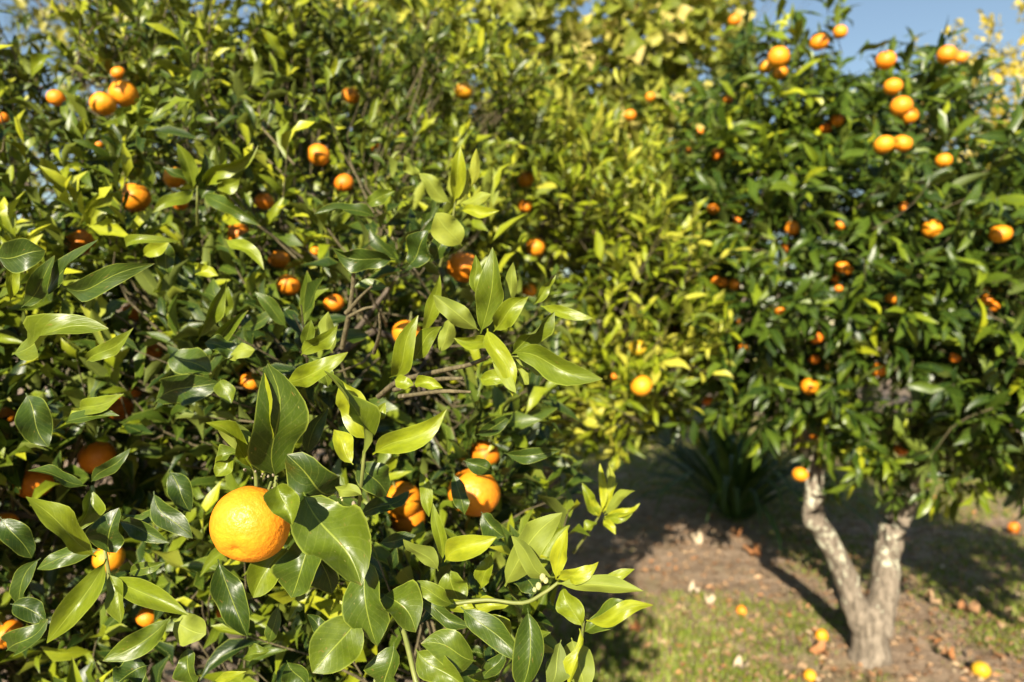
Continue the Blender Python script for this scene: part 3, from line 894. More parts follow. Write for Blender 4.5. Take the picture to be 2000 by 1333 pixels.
def build_hero(parent):
    for i, (bx, by, tx, ty, w, d0, d1, roll, arch, tn, fl) in enumerate(HERO):
        B, T = P(bx, by, d0), P(tx, ty, d1)
        y = (T - B)
        ln = y.length
        y.normalize()
        mid = (B + T) * 0.5
        view = (Vector((0, 0, CAM_H)) - mid).normalized()
        up = (view + Vector((-0.10, -0.1, 0.28))).normalized()
        z = (up - y * up.dot(y)).normalized()
        z = (Matrix.Rotation(roll, 3, y) @ z)
        under = 'u' in fl
        if under:
            z = -z
        x = y.cross(z)
        ww = w * mid.y / F / ln
        rr = np.random.default_rng(500 + i)
        a = -arch if under else arch
        kind = 'ovate' if 'o' in fl else 'lance'
        V, Fc, UV = leaf_shape(13, 7, 0.90 * ww / max(0.6, math.cos(roll)), arch=a, fold=(0.8 if 'f' in fl else rr.uniform(0.18, 0.55)), wave=rr.uniform(0.12, 0.36),
                               twist=rr.uniform(-0.55, 0.55), bend=rr.uniform(-0.09, 0.09), kind=kind, seed=900 + i, petiole=0.06)
        me = np_mesh('leaf', V * ln, Fc, M['leaf_near'], UV)
        o = bpy.data.objects.new('leaf', me)
        COL.objects.link(o)
        o.parent = parent
        m3 = Matrix((x, y, z)).transposed()
        o.matrix_parent_inverse = Matrix.Translation(-Vector(parent.location))
        o.matrix_basis = Matrix.Translation(B) @ m3.to_4x4()
        o['leaf_tint'] = float(tn)
        hero_caps.append((bx, by, tx, ty, w * 0.5, max(d0, d1)))


# ------------------------------------------------------------------ trees
TREES = []          # (root, leaves, variants lo, variants hi, material, individual leaves wanted)


def in_front(pts):
    px, py, d = project(pts)
    for (fx, fy, fr, fd) in fruit_spots:
        if (((px - fx) ** 2 + (py - fy) ** 2 < (fr * 1.25 + 4) ** 2) & (d < fd) & (d > 0)).any():
            return True
    return bool(((d < 0.72) & (d > 0.05) & (px > -100) & (px < 2100)).any())


def tree_wood(root, trunk_paths, branch_targets, L, bark, twig_mat, r, sides=12, n_branch=24, br_r=0.022, twig_every=1):
    """trunk_paths: list of (name, [(point, radius)...]); branches run from the limbs into the crown, twigs on to every shoot"""
    nodes = []
    for nm, pts in trunk_paths:
        pp, rad = smooth_path(pts, 6)
        V, Fc = tube_np(pp, rad, sides, 0.22, r.uniform(0, 50))
        link(nm, np_mesh(nm, V - np.array(root.location), Fc, bark), root).matrix_parent_inverse = Matrix.Identity(4)
        k0 = int(len(pp) * 0.45)
        nodes += [(pp[k], rad[k]) for k in range(k0, len(pp))]
    NP = np.array([p[:] for p, _ in nodes])
    sp, ax, ll = L['shoots']
    bnodes = [NP]
    if n_branch and len(sp):
        idx = r.choice(len(sp), min(n_branch, len(sp)), replace=False)
        for i in idx:
            e = sp[i]
            k = int(np.argmin(np.linalg.norm(NP - e, axis=1) + r.uniform(0, 0.35, len(NP))))
            s = NP[k]
            ln = np.linalg.norm(e - s)
            m1 = s + (e - s) * 0.35 + r.normal(size=3) * ln * 0.09 + np.array([0, 0, 0.05 * ln])
            m2 = s + (e - s) * 0.7 + r.normal(size=3) * ln * 0.07
            r0 = min(nodes[k][1] * 0.7, br_r * (0.6 + ln * 0.5))
            pp, rad = smooth_path([(s, r0), (m1, r0 * 0.7), (m2, r0 * 0.45), (e, 0.004)], 4)
            if in_front(np.array([p[:] for p in pp])):
                continue
            V, Fc = tube_np(pp, rad, 6, 0.15, r.uniform(0, 50))
            link('branch', np_mesh('branch', V - np.array(root.location), Fc, bark), root).matrix_parent_inverse = Matrix.Identity(4)
            bnodes.append(np.array([p[:] for p in pp[4:]]))
    BN = np.concatenate(bnodes)
    if twig_every:
        VV, FF, off = [], [], 0
        for i in range(0, len(sp), twig_every):
            dd = np.linalg.norm(BN - sp[i], axis=1)
            k = int(np.argmin(dd))
            s, e = BN[k], sp[i] + ax[i] * ll[i]
            if dd[k] > 0.15:
                s = sp[i] + (BN[k] - sp[i]) * (0.13 / dd[k]) - ax[i] * 0.04 + r.normal(size=3) * 0.02
            m = sp[i] * 0.75 + s * 0.25 - ax[i] * 0.02
            if in_front(np.stack([s, m, sp[i], e, (m + s) / 2, (sp[i] + e) / 2])):
                continue
            V, Fc = tube_np([s, m, sp[i], e], [0.0026, 0.0022, 0.0016, 0.0009], 3, 0, 0, False)
            VV.append(V); FF.append(Fc + off); off += len(V)
        if VV:
            me = np_mesh('twigs', np.concatenate(VV) - np.array(root.location), np.concatenate(FF), twig_mat)
            link('twigs', me, root, 'stuff').matrix_parent_inverse = Matrix.Identity(4)


def cull(L, lo, rr, caps=True, clear=()):
    """leaves that would hang right in front of a fruit or a sharp leaf are not grown"""
    V = leaf_verts(L, lo)
    px, py, dp = project(V)
    n = len(L['len'])
    bad = np.zeros(n, bool)
    cd = dp.mean(1)
    for (fx, fy, fr, fd) in fruit_spots:
        cand = np.where((cd < fd + 0.02) & (np.abs(px.mean(1) - fx) < fr + 160) & (np.abs(py.mean(1) - fy) < fr + 160))[0]
        if len(cand):
            hit = (((px[cand] - fx) ** 2 + (py[cand] - fy) ** 2) < (fr * (0.86 if fd < 1.5 else 0.98)) ** 2).any(1)
            hit &= rr.random(len(cand)) < (1.0 if fr > 60 or fx == 905 or fx == 1253 else 0.97 if fd < 1.5 else 0.992)
            bad[cand[hit]] = True
    if caps:
        for (bx, by, tx, ty, hw, hd) in hero_caps:
            cand = np.where((cd < hd + 0.015) & (np.abs(px.mean(1) - (bx + tx) / 2) < 260) & (np.abs(py.mean(1) - (by + ty) / 2) < 260))[0]
            if len(cand):
                ax_, ay_ = tx - bx, ty - by
                l2 = ax_ * ax_ + ay_ * ay_
                t = np.clip(((px[cand] - bx) * ax_ + (py[cand] - by) * ay_) / l2, 0, 1)
                q = (px[cand] - bx - t * ax_) ** 2 + (py[cand] - by - t * ay_) ** 2
                bad[cand[(q < (hw * 0.9) ** 2).any(1)]] = True
    bad |= (dp.min(1) < 0.70) & (np.abs(px.mean(1) - 1000) < 1300)
    for (x0, y0, x1, y1, p) in clear:
        cx, cy = px.mean(1), py.mean(1)
        bad |= (cx > x0) & (cx < x1) & (cy > y0) & (cy < y1) & (rr.random(n) < p)
    return subset(L, ~bad)


def finish_trees():
    # coarse depth buffer to find the leaves that show largest in the photo
    W, H, S = 250, 167, 8.0
    zb = np.full(W * H, 1e9)
    data = []
    for T in TREES:
        V = leaf_verts(T[1], T[2])
        px, py, dp = project(V)
        ix, iy = (px / S).astype(int), (py / S).astype(int)
        ok = (ix >= 0) & (ix < W) & (iy >= 0) & (iy < H) & (dp > 0.1)
        np.minimum.at(zb, (iy * W + ix)[ok], dp[ok])
        data.append((V, px, py, dp))
    for (root, L, lo, hi, mat, want), (V, px, py, dp) in zip(TREES, data):
        cx, cy, cd = px.mean(1), py.mean(1), dp.mean(1)
        ins = (cx > 0) & (cx < 2000) & (cy > 0) & (cy < 1333)
        cell = (np.clip(cy / S, 0, H - 1).astype(int) * W + np.clip(cx / S, 0, W - 1).astype(int))
        vis = ins & (cd < zb[cell] + 0.05)
        size = (px.max(1) - px.min(1)) * (py.max(1) - py.min(1))
        score = np.where(vis, size, -1)
        order = np.argsort(-score)[:want]
        order = order[score[order] > 60]
        single = np.zeros(len(cx), bool)
        single[order] = True
        loc = Vector(root.location)
        if len(order):
            hm = [np_mesh('leaf', h[0], h[1], mat, h[2]) for h in hi]
            for i in order:
                o = bpy.data.objects.new('leaf', hm[L['var'][i]])
                COL.objects.link(o)
                o.parent = root
                m = Matrix((L['x'][i] * L['len'][i], L['y'][i] * L['len'][i], L['z'][i] * L['len'][i])).transposed().to_4x4()
                o.matrix_basis = Matrix.Translation(Vector(L['base'][i]) - loc) @ m
                o['leaf_tint'] = float(L['tint'][i])
        rest = ~single
        Vr = V[rest]
        n, k = Vr.shape[:2]
        fq = lo[0][1]
        Fc = (np.arange(n) * k)[:, None, None] + fq[None]
        uv = np.tile(lo[0][2], (n, 1))
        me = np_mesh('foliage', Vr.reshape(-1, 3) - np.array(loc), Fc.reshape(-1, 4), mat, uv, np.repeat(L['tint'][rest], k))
        o = link('foliage', me, root, 'stuff')
        o.matrix_parent_inverse = Matrix.Identity(4)


# ------------------------------------------------------------------ ground
def gz(x, y):
    return 0.035 * noise.noise(Vector((x * 0.7, y * 0.7, 0))) + 0.016 * noise.noise(Vector((x * 3, y * 3, 4))) + 0.009 * noise.noise(Vector((x * 9, y * 9, 7)))


def build_ground():
    ys = np.concatenate([np.linspace(-60, -2, 20), np.linspace(-1.6, 2.3, 14), np.linspace(2.4, 7.0, 110), np.linspace(7.1, 14, 50), 14 * 1.09 ** np.arange(1, 52)])
    xs = np.concatenate([-12 * 1.12 ** np.arange(38, 0, -1), np.linspace(-12, -1.1, 50), np.linspace(-1.0, 5.0, 140), np.linspace(5.1, 12, 34), 12 * 1.12 ** np.arange(1, 39)])
    nx, ny = len(xs), len(ys)
    V = []
    for y in ys:
        for x in xs:
            V.append((x, y, gz(x, y) if (abs(x) < 14 and -2 < y < 16) else 0.0))
    a = (np.arange(ny - 1)[:, None] * nx + np.arange(nx - 1)[None]).ravel()
    Fc = np.stack([a, a + 1, a + nx + 1, a + nx], 1)
    o = link('ground', np_mesh('ground', V, Fc, M['ground']))
    o['kind'] = 'structure'


build_ground()

# near tree ---------------------------------------------------------------
near = empty('mandarin_tree', (-1.22, 2.05, gz(-1.22, 2.05)), 'near mandarin tree with glossy yellow green leaves and the largest fruit', 'tree')
mid = empty('mandarin_tree', (0.15, 3.85, gz(0.15, 3.85)), 'bright pale green mandarin tree standing between the near tree and the dark tree', 'tree')
right = empty('mandarin_tree', (1.565, 3.0, gz(1.565, 3.0)), 'dark green mandarin tree on a forked lichen spotted trunk at the right', 'tree')
broad = empty('broadleaf_tree', (0.3, 5.7, gz(.3, 5.7)), 'tall tree with broad yellowing leaves rising behind the middle mandarin tree', 'tree')
olive = empty('small_leaved_tree', (-3.0, 5.4, gz(-3, 5.4)), 'olive green small leaved tree with sky gaps behind the near tree at upper left', 'tree')
yellow = empty('yellow_tree', (5.3, 6.7, gz(5.3, 6.7)), 'tree with small bright yellow leaves against the sky at the right edge', 'tree')

make_fruit(NEAR_FRUIT, NEAR, 'mandarins hanging on the near tree', 0.068, 0.6, 2.3, 0.02)
make_fruit(MID_FRUIT, MID, 'mandarins hanging on the middle tree', 0.062, 2.15, 3.3, -0.08)
make_fruit(RIGHT_FRUIT, RIGHT, 'mandarins hanging on the dark tree', 0.062, 1.95, 3.4, -0.13)
build_hero(near)

lo_n, hi_n = make_variants(0.265, 'lance', (-0.06, 0.20), (0.10, 0.75), 0.25, seed=3, rows=5)
lo_r, hi_r = make_variants(0.235, 'lance', (-0.02, 0.20), (0.10, 0.6), 0.18, seed=8, rows=5)
lo_b, hi_b = make_variants(0.78, 'broad', (-0.05, 0.15), (0.1, 0.45), 0.25, 0.2, seed=5, rows=5)
lo_o, hi_o = make_variants(0.45, 'ovate', (-0.02, 0.1), (0.1, 0.4), 0.1, seed=6, rows=4)


def keep_near(p):
    px, py, d = project(p)
    lim = np.where(p[:, 2] > 1.7, 1040, 1090)
    lim = np.where(p[:, 2] < 1.12, 1040, lim)
    ok = (px < lim + rng.normal(0, 25, len(px))) & (d > 0.80)
    for x0, y0, x1, y1, q in ((405, -80, 505, 150, .96), (-60, -80, 900, 70, .55), (-60, -80, 250, 200, .4), (640, -50, 900, 200, .35), (540, 440, 680, 640, .6), (1000, 820, 1120, 900, .5)):
        ok &= ~((px > x0) & (px < x1) & (py > y0) & (py < y1) & (rng.random(len(px)) < q))
    return ok


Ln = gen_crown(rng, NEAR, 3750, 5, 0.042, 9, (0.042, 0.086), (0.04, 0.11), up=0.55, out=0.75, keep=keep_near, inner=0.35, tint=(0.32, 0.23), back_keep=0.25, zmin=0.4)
Ln['tint'] = np.clip(Ln['tint'] + 0.07 * np.clip((Ln['base'][:, 2] - 1.45) / 0.5, -0.7, 1), 0.01, 1)  # higher leaves brighter: sunlit top put into the tint, plus younger growth
Ln['len'] *= 1 - 0.10 * np.clip((Ln['base'][:, 2] - 1.25) / 0.4, 0, 1)
Ln = cull(Ln, lo_n, rng, True)
Lm = gen_crown(rng, MID, 1700, 4, 0.065, 9, (0.055, 0.105), (0.06, 0.16), up=0.6, out=0.6, inner=0.35, tint=(0.48, 0.24), back_keep=0.4, zmin=1.02)
Lm = cull(Lm, lo_r, rng, True)
def keep_right(p):
    px, py, d = project(p)
    top = np.where(px > 1660, np.where(px > 1890, 310, 175), np.where(px < 1490, -200, 95)) + rng.normal(0, 16, len(px))
    return (py > top) & (py < np.where(px < 1550, 770, np.where(px < 1640, 850, 900)) + rng.normal(0, 14, len(px)))


Lr = gen_crown(rng, RIGHT, 1750, 4, 0.07, 9, (0.08, 0.138), (0.06, 0.15), up=0.25, out=0.75, droop=0.35, keep=keep_right, inner=0.3, tint=(0.36, 0.19), back_keep=0.5, zmin=0.80, gap=0.6, young=0.12)
Lr = cull(Lr, lo_r, rng, False, [(1675, 740, 1790, 815, .9), (1655, 0, 1760, 70, 1), (1640, 60, 1700, 150, .9)])
Lb = gen_crown(rng, BROAD, 900, 4, 0.16, 6, (0.085, 0.165), (0.12, 0.35), up=0.4, out=0.5, droop=0.5, inner=0.6, tint=(0.52, 0.24), back_keep=0.6, zmin=1.8)
Lb = cull(Lb, lo_b, rng, False, [(1470, 0, 2000, 200, 1), (400, -50, 520, 160, .93)])
Lo = gen_crown(rng, OLIVE, 560, 4, 0.13, 8, (0.06, 0.11), (0.10, 0.28), up=0.4, out=0.6, inner=0.6, tint=(0.6, 0.22), back_keep=0.6, zmin=1.5)
Lo = cull(Lo, lo_o, rng, False, [(400, -50, 520, 160, .93), (0, -50, 200, 200, .3)])
Ly = gen_crown(rng, YELLOW, 800, 4, 0.16, 7, (0.06, 0.12), (0.10, 0.30), up=0.5, out=0.6, inner=0.6, tint=(0.55, 0.22), back_keep=0.6, zmin=1.0)
Ly = cull(Ly, lo_o, rng, False)

v = Vector
nb = v((-1.22, 2.05, -0.05))
tree_wood(near, [('trunk', [(nb, .085), (v((-1.2, 2.04, .3)), .07), (v((-1.1, 2.0, .62)), .062)]),
                 ('limb', [(v((-1.1, 2.0, .55)), .05), (v((-.85, 1.8, .85)), .038), (v((-.6, 1.5, 1.15)), .026), (v((-.38, 1.2, 1.3)), .014)]),
                 ('limb', [(v((-1.12, 2.0, .55)), .05), (v((-1.05, 2.0, 1.0)), .038), (v((-.9, 1.95, 1.5)), .028), (v((-.75, 1.9, 1.85)), .010)]),
                 ('limb', [(v((-1.13, 2.0, .5)), .045), (v((-1.4, 1.8, .95)), .034), (v((-1.5, 1.65, 1.5)), .022), (v((-1.45, 1.6, 1.95)), .012)]),
                 ('limb', [(v((-1.05, 1.98, .62)), .04), (v((-.7, 1.5, .72)), .028), (v((-.35, 1.15, .82)), .016), (v((-.12, 1.0, .9)), .008)])],
          None, Ln, M['bark'], M['bark_twig'], rng, 10, 24, 0.012, 1)
tree_wood(mid, [('trunk', [(v((.15, 3.85, -.05)), .10), (v((.17, 3.82, .4)), .08), (v((.14, 3.75, .9)), .07)]),
                ('limb', [(v((.14, 3.76, .82)), .06), (v((.3, 3.5, 1.3)), .045), (v((.4, 3.2, 1.7)), .03), (v((.42, 2.9, 1.95)), .014)]),
                ('limb', [(v((.14, 3.76, .85)), .06), (v((0., 3.7, 1.5)), .045), (v((-.2, 3.65, 2.1)), .03), (v((-.3, 3.6, 2.6)), .014)]),
                ('limb', [(v((.15, 3.78, .85)), .05), (v((.5, 3.85, 1.4)), .04), (v((.7, 3.9, 1.9)), .02)])],
          None, Lm, M['bark'], M['bark_twig'], rng, 9, 26, 0.02, 2)
# forked trunk read off the photo: the stump, the left limb and the right limb
rb = P(1692, 1300, 3.0)
tree_wood(right, [('trunk', [(P(1698, 1320, 3.0), 0.1275), (P(1698, 1296, 3.0), 0.0901), (P(1700, 1270, 3.0), 0.0782), (P(1700, 1215, 3.0), 0.0697), (P(1702, 1180, 3.0), 0.0578)]),
                  ('limb', [(P(1690, 1235, 3.0), 0.0574), (P(1668, 1180, 2.99), 0.0541), (P(1645, 1110, 2.97), 0.0476), (P(1608, 1040, 2.94), 0.0426), (P(1588, 1010, 2.93), 0.0435),
                            (P(1590, 960, 2.93), 0.0385), (P(1588, 900, 2.95), 0.0328), (P(1560, 830, 3.0), 0.0279), (P(1600, 720, 3.05), 0.0230), (P(1590, 560, 3.1), 0.0180), (P(1560, 350, 3.1), 0.0098)]),
                  ('limb', [(P(1712, 1235, 3.0), 0.0615), (P(1726, 1160, 3.02), 0.0574), (P(1732, 1090, 3.04), 0.0558), (P(1748, 1020, 3.06), 0.0541), (P(1775, 960, 3.08), 0.0492),
                            (P(1800, 880, 3.1), 0.0410), (P(1820, 780, 3.15), 0.0328), (P(1840, 620, 3.2), 0.0230), (P(1830, 420, 3.25), 0.0115)]),
                  ('limb', [(P(1770, 975, 3.08), 0.0328), (P(1810, 920, 3.0), 0.0279), (P(1880, 840, 2.9), 0.0213), (P(1960, 760, 2.8), 0.0123)]),
                  ('limb', [(P(1588, 905, 2.95), 0.0230), (P(1540, 780, 2.9), 0.0197), (P(1470, 650, 2.85), 0.0131), (P(1440, 520, 2.85), 0.0066)])],
          None, Lr, M['bark_lichen'], M['bark_twig'], rng, 16, 26, 0.018, 2)
tree_wood(broad, [('trunk', [(v((.3, 5.7, -.05)), .12), (v((.25, 5.7, 1.2)), .10), (v((.3, 5.6, 2.4)), .075), (v((.15, 5.5, 3.4)), .045), (v((.2, 5.4, 4.3)), .02)]),
                  ('limb', [(v((.28, 5.65, 2.0)), .05), (v((.7, 5.4, 2.9)), .035), (v((1.0, 5.2, 3.8)), .015)]),
                  ('limb', [(v((.28, 5.65, 2.1)), .05), (v((-.4, 5.6, 3.0)), .035), (v((-.9, 5.6, 4.0)), .015)])],
          None, Lb, M['bark'], M['bark_twig'], rng, 8, 22, 0.02, 2)
tree_wood(olive, [('trunk', [(v((-3, 5.4, -.05)), .11), (v((-3.05, 5.4, 1.3)), .09), (v((-2.95, 5.3, 2.6)), .06), (v((-3., 5.2, 4.2)), .02)]),
                  ('limb', [(v((-3.0, 5.35, 1.8)), .05), (v((-2.4, 5.5, 2.6)), .03), (v((-2.0, 5.6, 3.5)), .012)]),
                  ('limb', [(v((-3.0, 5.35, 1.7)), .05), (v((-3.7, 5.2, 2.6)), .03), (v((-4.2, 5.0, 3.7)), .012)])],
          None, Lo, M['bark'], M['bark_twig'], rng, 8, 18, 0.02, 2)
tree_wood(yellow, [('trunk', [(v((5.3, 6.7, -.05)), .11), (v((5.3, 6.7, 1.2)), .09), (v((5.1, 6.6, 2.6)), .06), (v((5.05, 6.5, 4.4)), .02)]),
                   ('limb', [(v((5.25, 6.7, 1.5)), .05), (v((5.6, 6.6, 2.2)), .03), (v((6.0, 6.6, 2.9)), .012)])],
          None, Ly, M['bark'], M['bark_twig'], rng, 8, 14, 0.02, 2)

n_h = len(HERO)
TREES += [(near, Ln, lo_n, hi_n, M['leaf_near'], 300 - n_h), (mid, Lm, lo_r, hi_r, M['leaf_mid'], 300), (right, Lr, lo_r, hi_r, M['leaf_dark'], 300),
          (broad, Lb, lo_b, hi_b, M['leaf_broad'], 220), (olive, Lo, lo_o, hi_o, M['leaf_olive'], 120), (yellow, Ly, lo_o, hi_o, M['leaf_yellow'], 120)]

# trees further back ------------------------------------------------------
BACK = [((-5.5, 9.5), 1.9, 3.6, 'bushy orchard tree far behind the near tree at the left'), ((-1.8, 10.5), 2.0, 3.6, 'bushy orchard tree behind the broad leaved tree, left of the middle'),
        ((2.2, 11.0), 1.6, 3.0, 'bushy orchard tree seen through the gap under the middle tree'), ((6.2, 12.0), 2.1, 3.3, 'bushy orchard tree behind the dark tree'),
        ((10.5, 13.0), 2.2, 3.6, 'bushy orchard tree behind the yellow tree'), ((-9.5, 12.5), 2.3, 4.0, 'bushy orchard tree beyond the small leaved tree at the far left')]
for (bx, by), br, bh, lab in BACK:
    root = empty('orchard_tree', (bx, by, 0), lab, 'tree', 'orchard trees in the row behind')
    ell = [((bx, by, bh * 0.56), (br, br, bh * 0.44)), ((bx + br * .4, by - .3, bh * .75), (br * .6, br * .6, bh * .28)), ((bx - br * .45, by - .4, bh * .4), (br * .7, br * .6, bh * .3))]
    Lq = gen_crown(rng, ell, 300, 4, 0.2, 7, (0.11, 0.19), (0.12, 0.3), inner=0.3, tint=(0.4, 0.2), back_keep=0.3, zmin=0.3)
    tree_wood(root, [('trunk', [(v((bx, by, -.05)), .12), (v((bx + .05, by, .8)), .10), (v((bx, by, bh * .5)), .07), (v((bx + .1, by, bh * .85)), .02)])], None, Lq, M['bark'], M['bark_twig'], rng, 8, 8, .03, 0)
    TREES.append((root, Lq, lo_o, hi_o, M['leaf_olive'] if bx < 0 else M['leaf_dark'], 0))
finish_trees()

# hero twigs and buds -----------------------------------------------------
def near_part(name, pts, mat, sides=7, wob=0.25):
    pp, rad = smooth_path(pts, 4)
    V, Fc = tube_np(pp, rad, sides, wob, random.uniform(0, 60))
    o = link(name, np_mesh(name, V - np.array(near.location), Fc, mat), near)
    o.matrix_parent_inverse = Matrix.Identity(4)
    return o


tw = M['bark_twig']
near_part('twig', [(P(740, 775, .80), 0.0037), (P(780, 745, .75), 0.0031), (P(860, 725, .70), 0.0026), (P(920, 712, .67), 0.0022), (P(968, 690, .64), 0.0019)], tw)
near_part('twig', [(P(770, 762, .76), 0.0028), (P(850, 742, .70), 0.0025), (P(905, 740, .68), 0.0015)], tw)
near_part('twig', [(P(780, 775, .74), 0.0025), (P(860, 765, .70), 0.0022), (P(920, 766, .69), 0.0012)], tw)
near_part('twig', [(P(668, 680, .86), 0.0037), (P(684, 600, .82), 0.0031), (P(690, 540, .80), 0.0025), (P(686, 488, .78), 0.0019)], tw)
near_part('twig', [(P(676, 612, .82), 0.0031), (P(706, 578, .80), 0.0019), (P(726, 560, .79), 0.0012)], tw)
near_part('twig', [(P(680, 620, .82), 0.0025), (P(710, 604, .80), 0.0019), (P(728, 600, .80), 0.0012)], tw)
near_part('twig', [(P(730, 690, .78), 0.0025), (P(742, 650, .74), 0.0019), (P(740, 612, .72), 0.0012)], tw)
near_part('twig', [(P(768, 1190, .66), 0.0024), (P(790, 1240, .63), 0.0024), (P(812, 1330, .60), 0.0024), (P(830, 1370, .6), 0.0024)], M['stem'])
near_part('twig', [(P(885, 1180, .64), 0.0018), (P(950, 1172, .635), 0.0018), (P(1020, 1178, .625), 0.0019), (P(1060, 1160, .62), 0.0018), (P(1090, 1138, .618), 0.0015)], M['stem'])
near_part('twig', [(P(1135, 1300, .68), 0.0018), (P(1136, 1250, .655), 0.0018), (P(1140, 1215, .64), 0.0012)], M['stem'])
near_part('twig', [(P(1120, 1080, .99), 0.0024), (P(1150, 1040, .95), 0.0018), (P(1174, 1002, .93), 0.0012)], M['stem'])
near_part('twig', [(P(534, 1000, .66), 0.0018), (P(536, 960, .655), 0.0018), (P(540, 930, .655), 0.0018)], M['stem'])
near_part('twig', [(P(700, 1000, .70), 0.0018), (P(705, 950, .66), 0.0018), (P(712, 880, .645), 0.0018)], M['stem'])
near_part('twig', [(P(210, 1200, .70), 0.0018), (P(212, 1120, .645), 0.0018), (P(180, 950, .67), 0.0018)], M['stem'])
near_part('twig', [(P(500, 1000, .66), 0.0018), (P(500, 930, .65), 0.0018), (P(490, 912, .64), 0.0012)], M['stem'])
near_part('twig', [(P(386, 440, 1.05), 0.0024), (P(385, 400, 1.01), 0.0018), (P(386, 364, 1.0), 0.0012)], M['stem'])
near_part('twig', [(P(860, 520, .95), 0.0024), (P(880, 450, .90), 0.0018), (P(890, 390, .88), 0.0012)], M['stem'])


def bud_mesh():
    V, Fc = [], []
    for i in range(6):
        th = math.pi * i / 5
        for j in range(8):
            a = 2 * math.pi * j / 8
            V.append((math.sin(th) * math.cos(a), math.sin(th) * math.sin(a), math.cos(th) * 1.25))
    for i in range(5):
        for j in range(8):
            Fc.append((i * 8 + j, (i + 1) * 8 + j, (i + 1) * 8 + (j + 1) % 8, i * 8 + (j + 1) % 8))
    return V, Fc


bv, bf = bud_mesh()
BUD = [np_mesh('flower_bud', bv, bf, M['bud']), np_mesh('flower_bud', bv, bf, M['bud_dry'])]
buds = [(1060, 1128, .612, .0030, 0), (1066, 1134, .612, .0026, 0), (1052, 1145, .614, .0028, 0), (1044, 1152, .616, .002, 0), (691, 984, .655, .0022, 1)]
for k in range(16):
    buds.append((random.uniform(655, 695), random.uniform(955, 990), random.uniform(.64, .66), random.uniform(.0010, .0019), 0))
for k in range(10):
    buds.append((random.uniform(468, 535), random.uniform(915, 955), random.uniform(.625, .65), random.uniform(.0008, .0015), 1))
for (x, y, d, r_, w) in buds:
    o = bpy.data.objects.new('flower_bud', BUD[w])
    COL.objects.link(o)
    o.parent = near
    o.matrix_basis = Matrix.Translation(P(x, y, d) - near.location) @ Matrix.Rotation(random.uniform(-1, 1), 4, 'X') @ Matrix.Diagonal((r_, r_, r_, 1))

# strap leaved plant ------------------------------------------------------
def build_strap():
    c = v((1.78, 5.45, 0.0))
    root = empty('strap_leaved_plant', c, 'dark clump of long strap shaped leaves in the shade left of the forked trunk', 'plant')
    r = np.random.default_rng(77)
    for i in range(130):
        a = r.uniform(0, 2 * math.pi)
        lean = r.uniform(0.08, 0.95)
        ln = r.uniform(0.95, 1.5)
        w = r.uniform(0.035, 0.062)
        rows = 8
        V, UV = [], []
        b0 = np.array([math.cos(a), math.sin(a), 0]) * r.uniform(0, 0.12)
        out = np.array([math.cos(a), math.sin(a), 0])
        side = np.array([-math.sin(a), math.cos(a), 0])
        for k in range(rows):
            t = k / (rows - 1)
            an = lean + t * t * r.uniform(0.9, 1.3) * (0.6 + lean)
            if k == 0:
                p = b0.copy()
            else:
                p = p + (out * math.sin(an) + np.array([0, 0, 1]) * math.cos(an)) * ln / (rows - 1)
            hw = 0.5 * w * min(1, 0.6 + t * 1.5) * (1 - t ** 4) + 0.001
            for u in (-1, 0, 1):
                V.append(p + side * u * hw + np.array([0, 0, 0.3 * abs(u) * hw]))
                UV.append((0.5 + u * 0.5, t))
        Fc = [(k * 3 + j, k * 3 + j + 1, k * 3 + j + 4, k * 3 + j + 3) for k in range(rows - 1) for j in range(2)]
        o = link('leaf', np_mesh('leaf', V, Fc, M['leaf_strap'], UV), root)
        o.matrix_parent_inverse = Matrix.Identity(4)
        o['leaf_tint'] = float(r.uniform(0, 0.9))


build_strap()

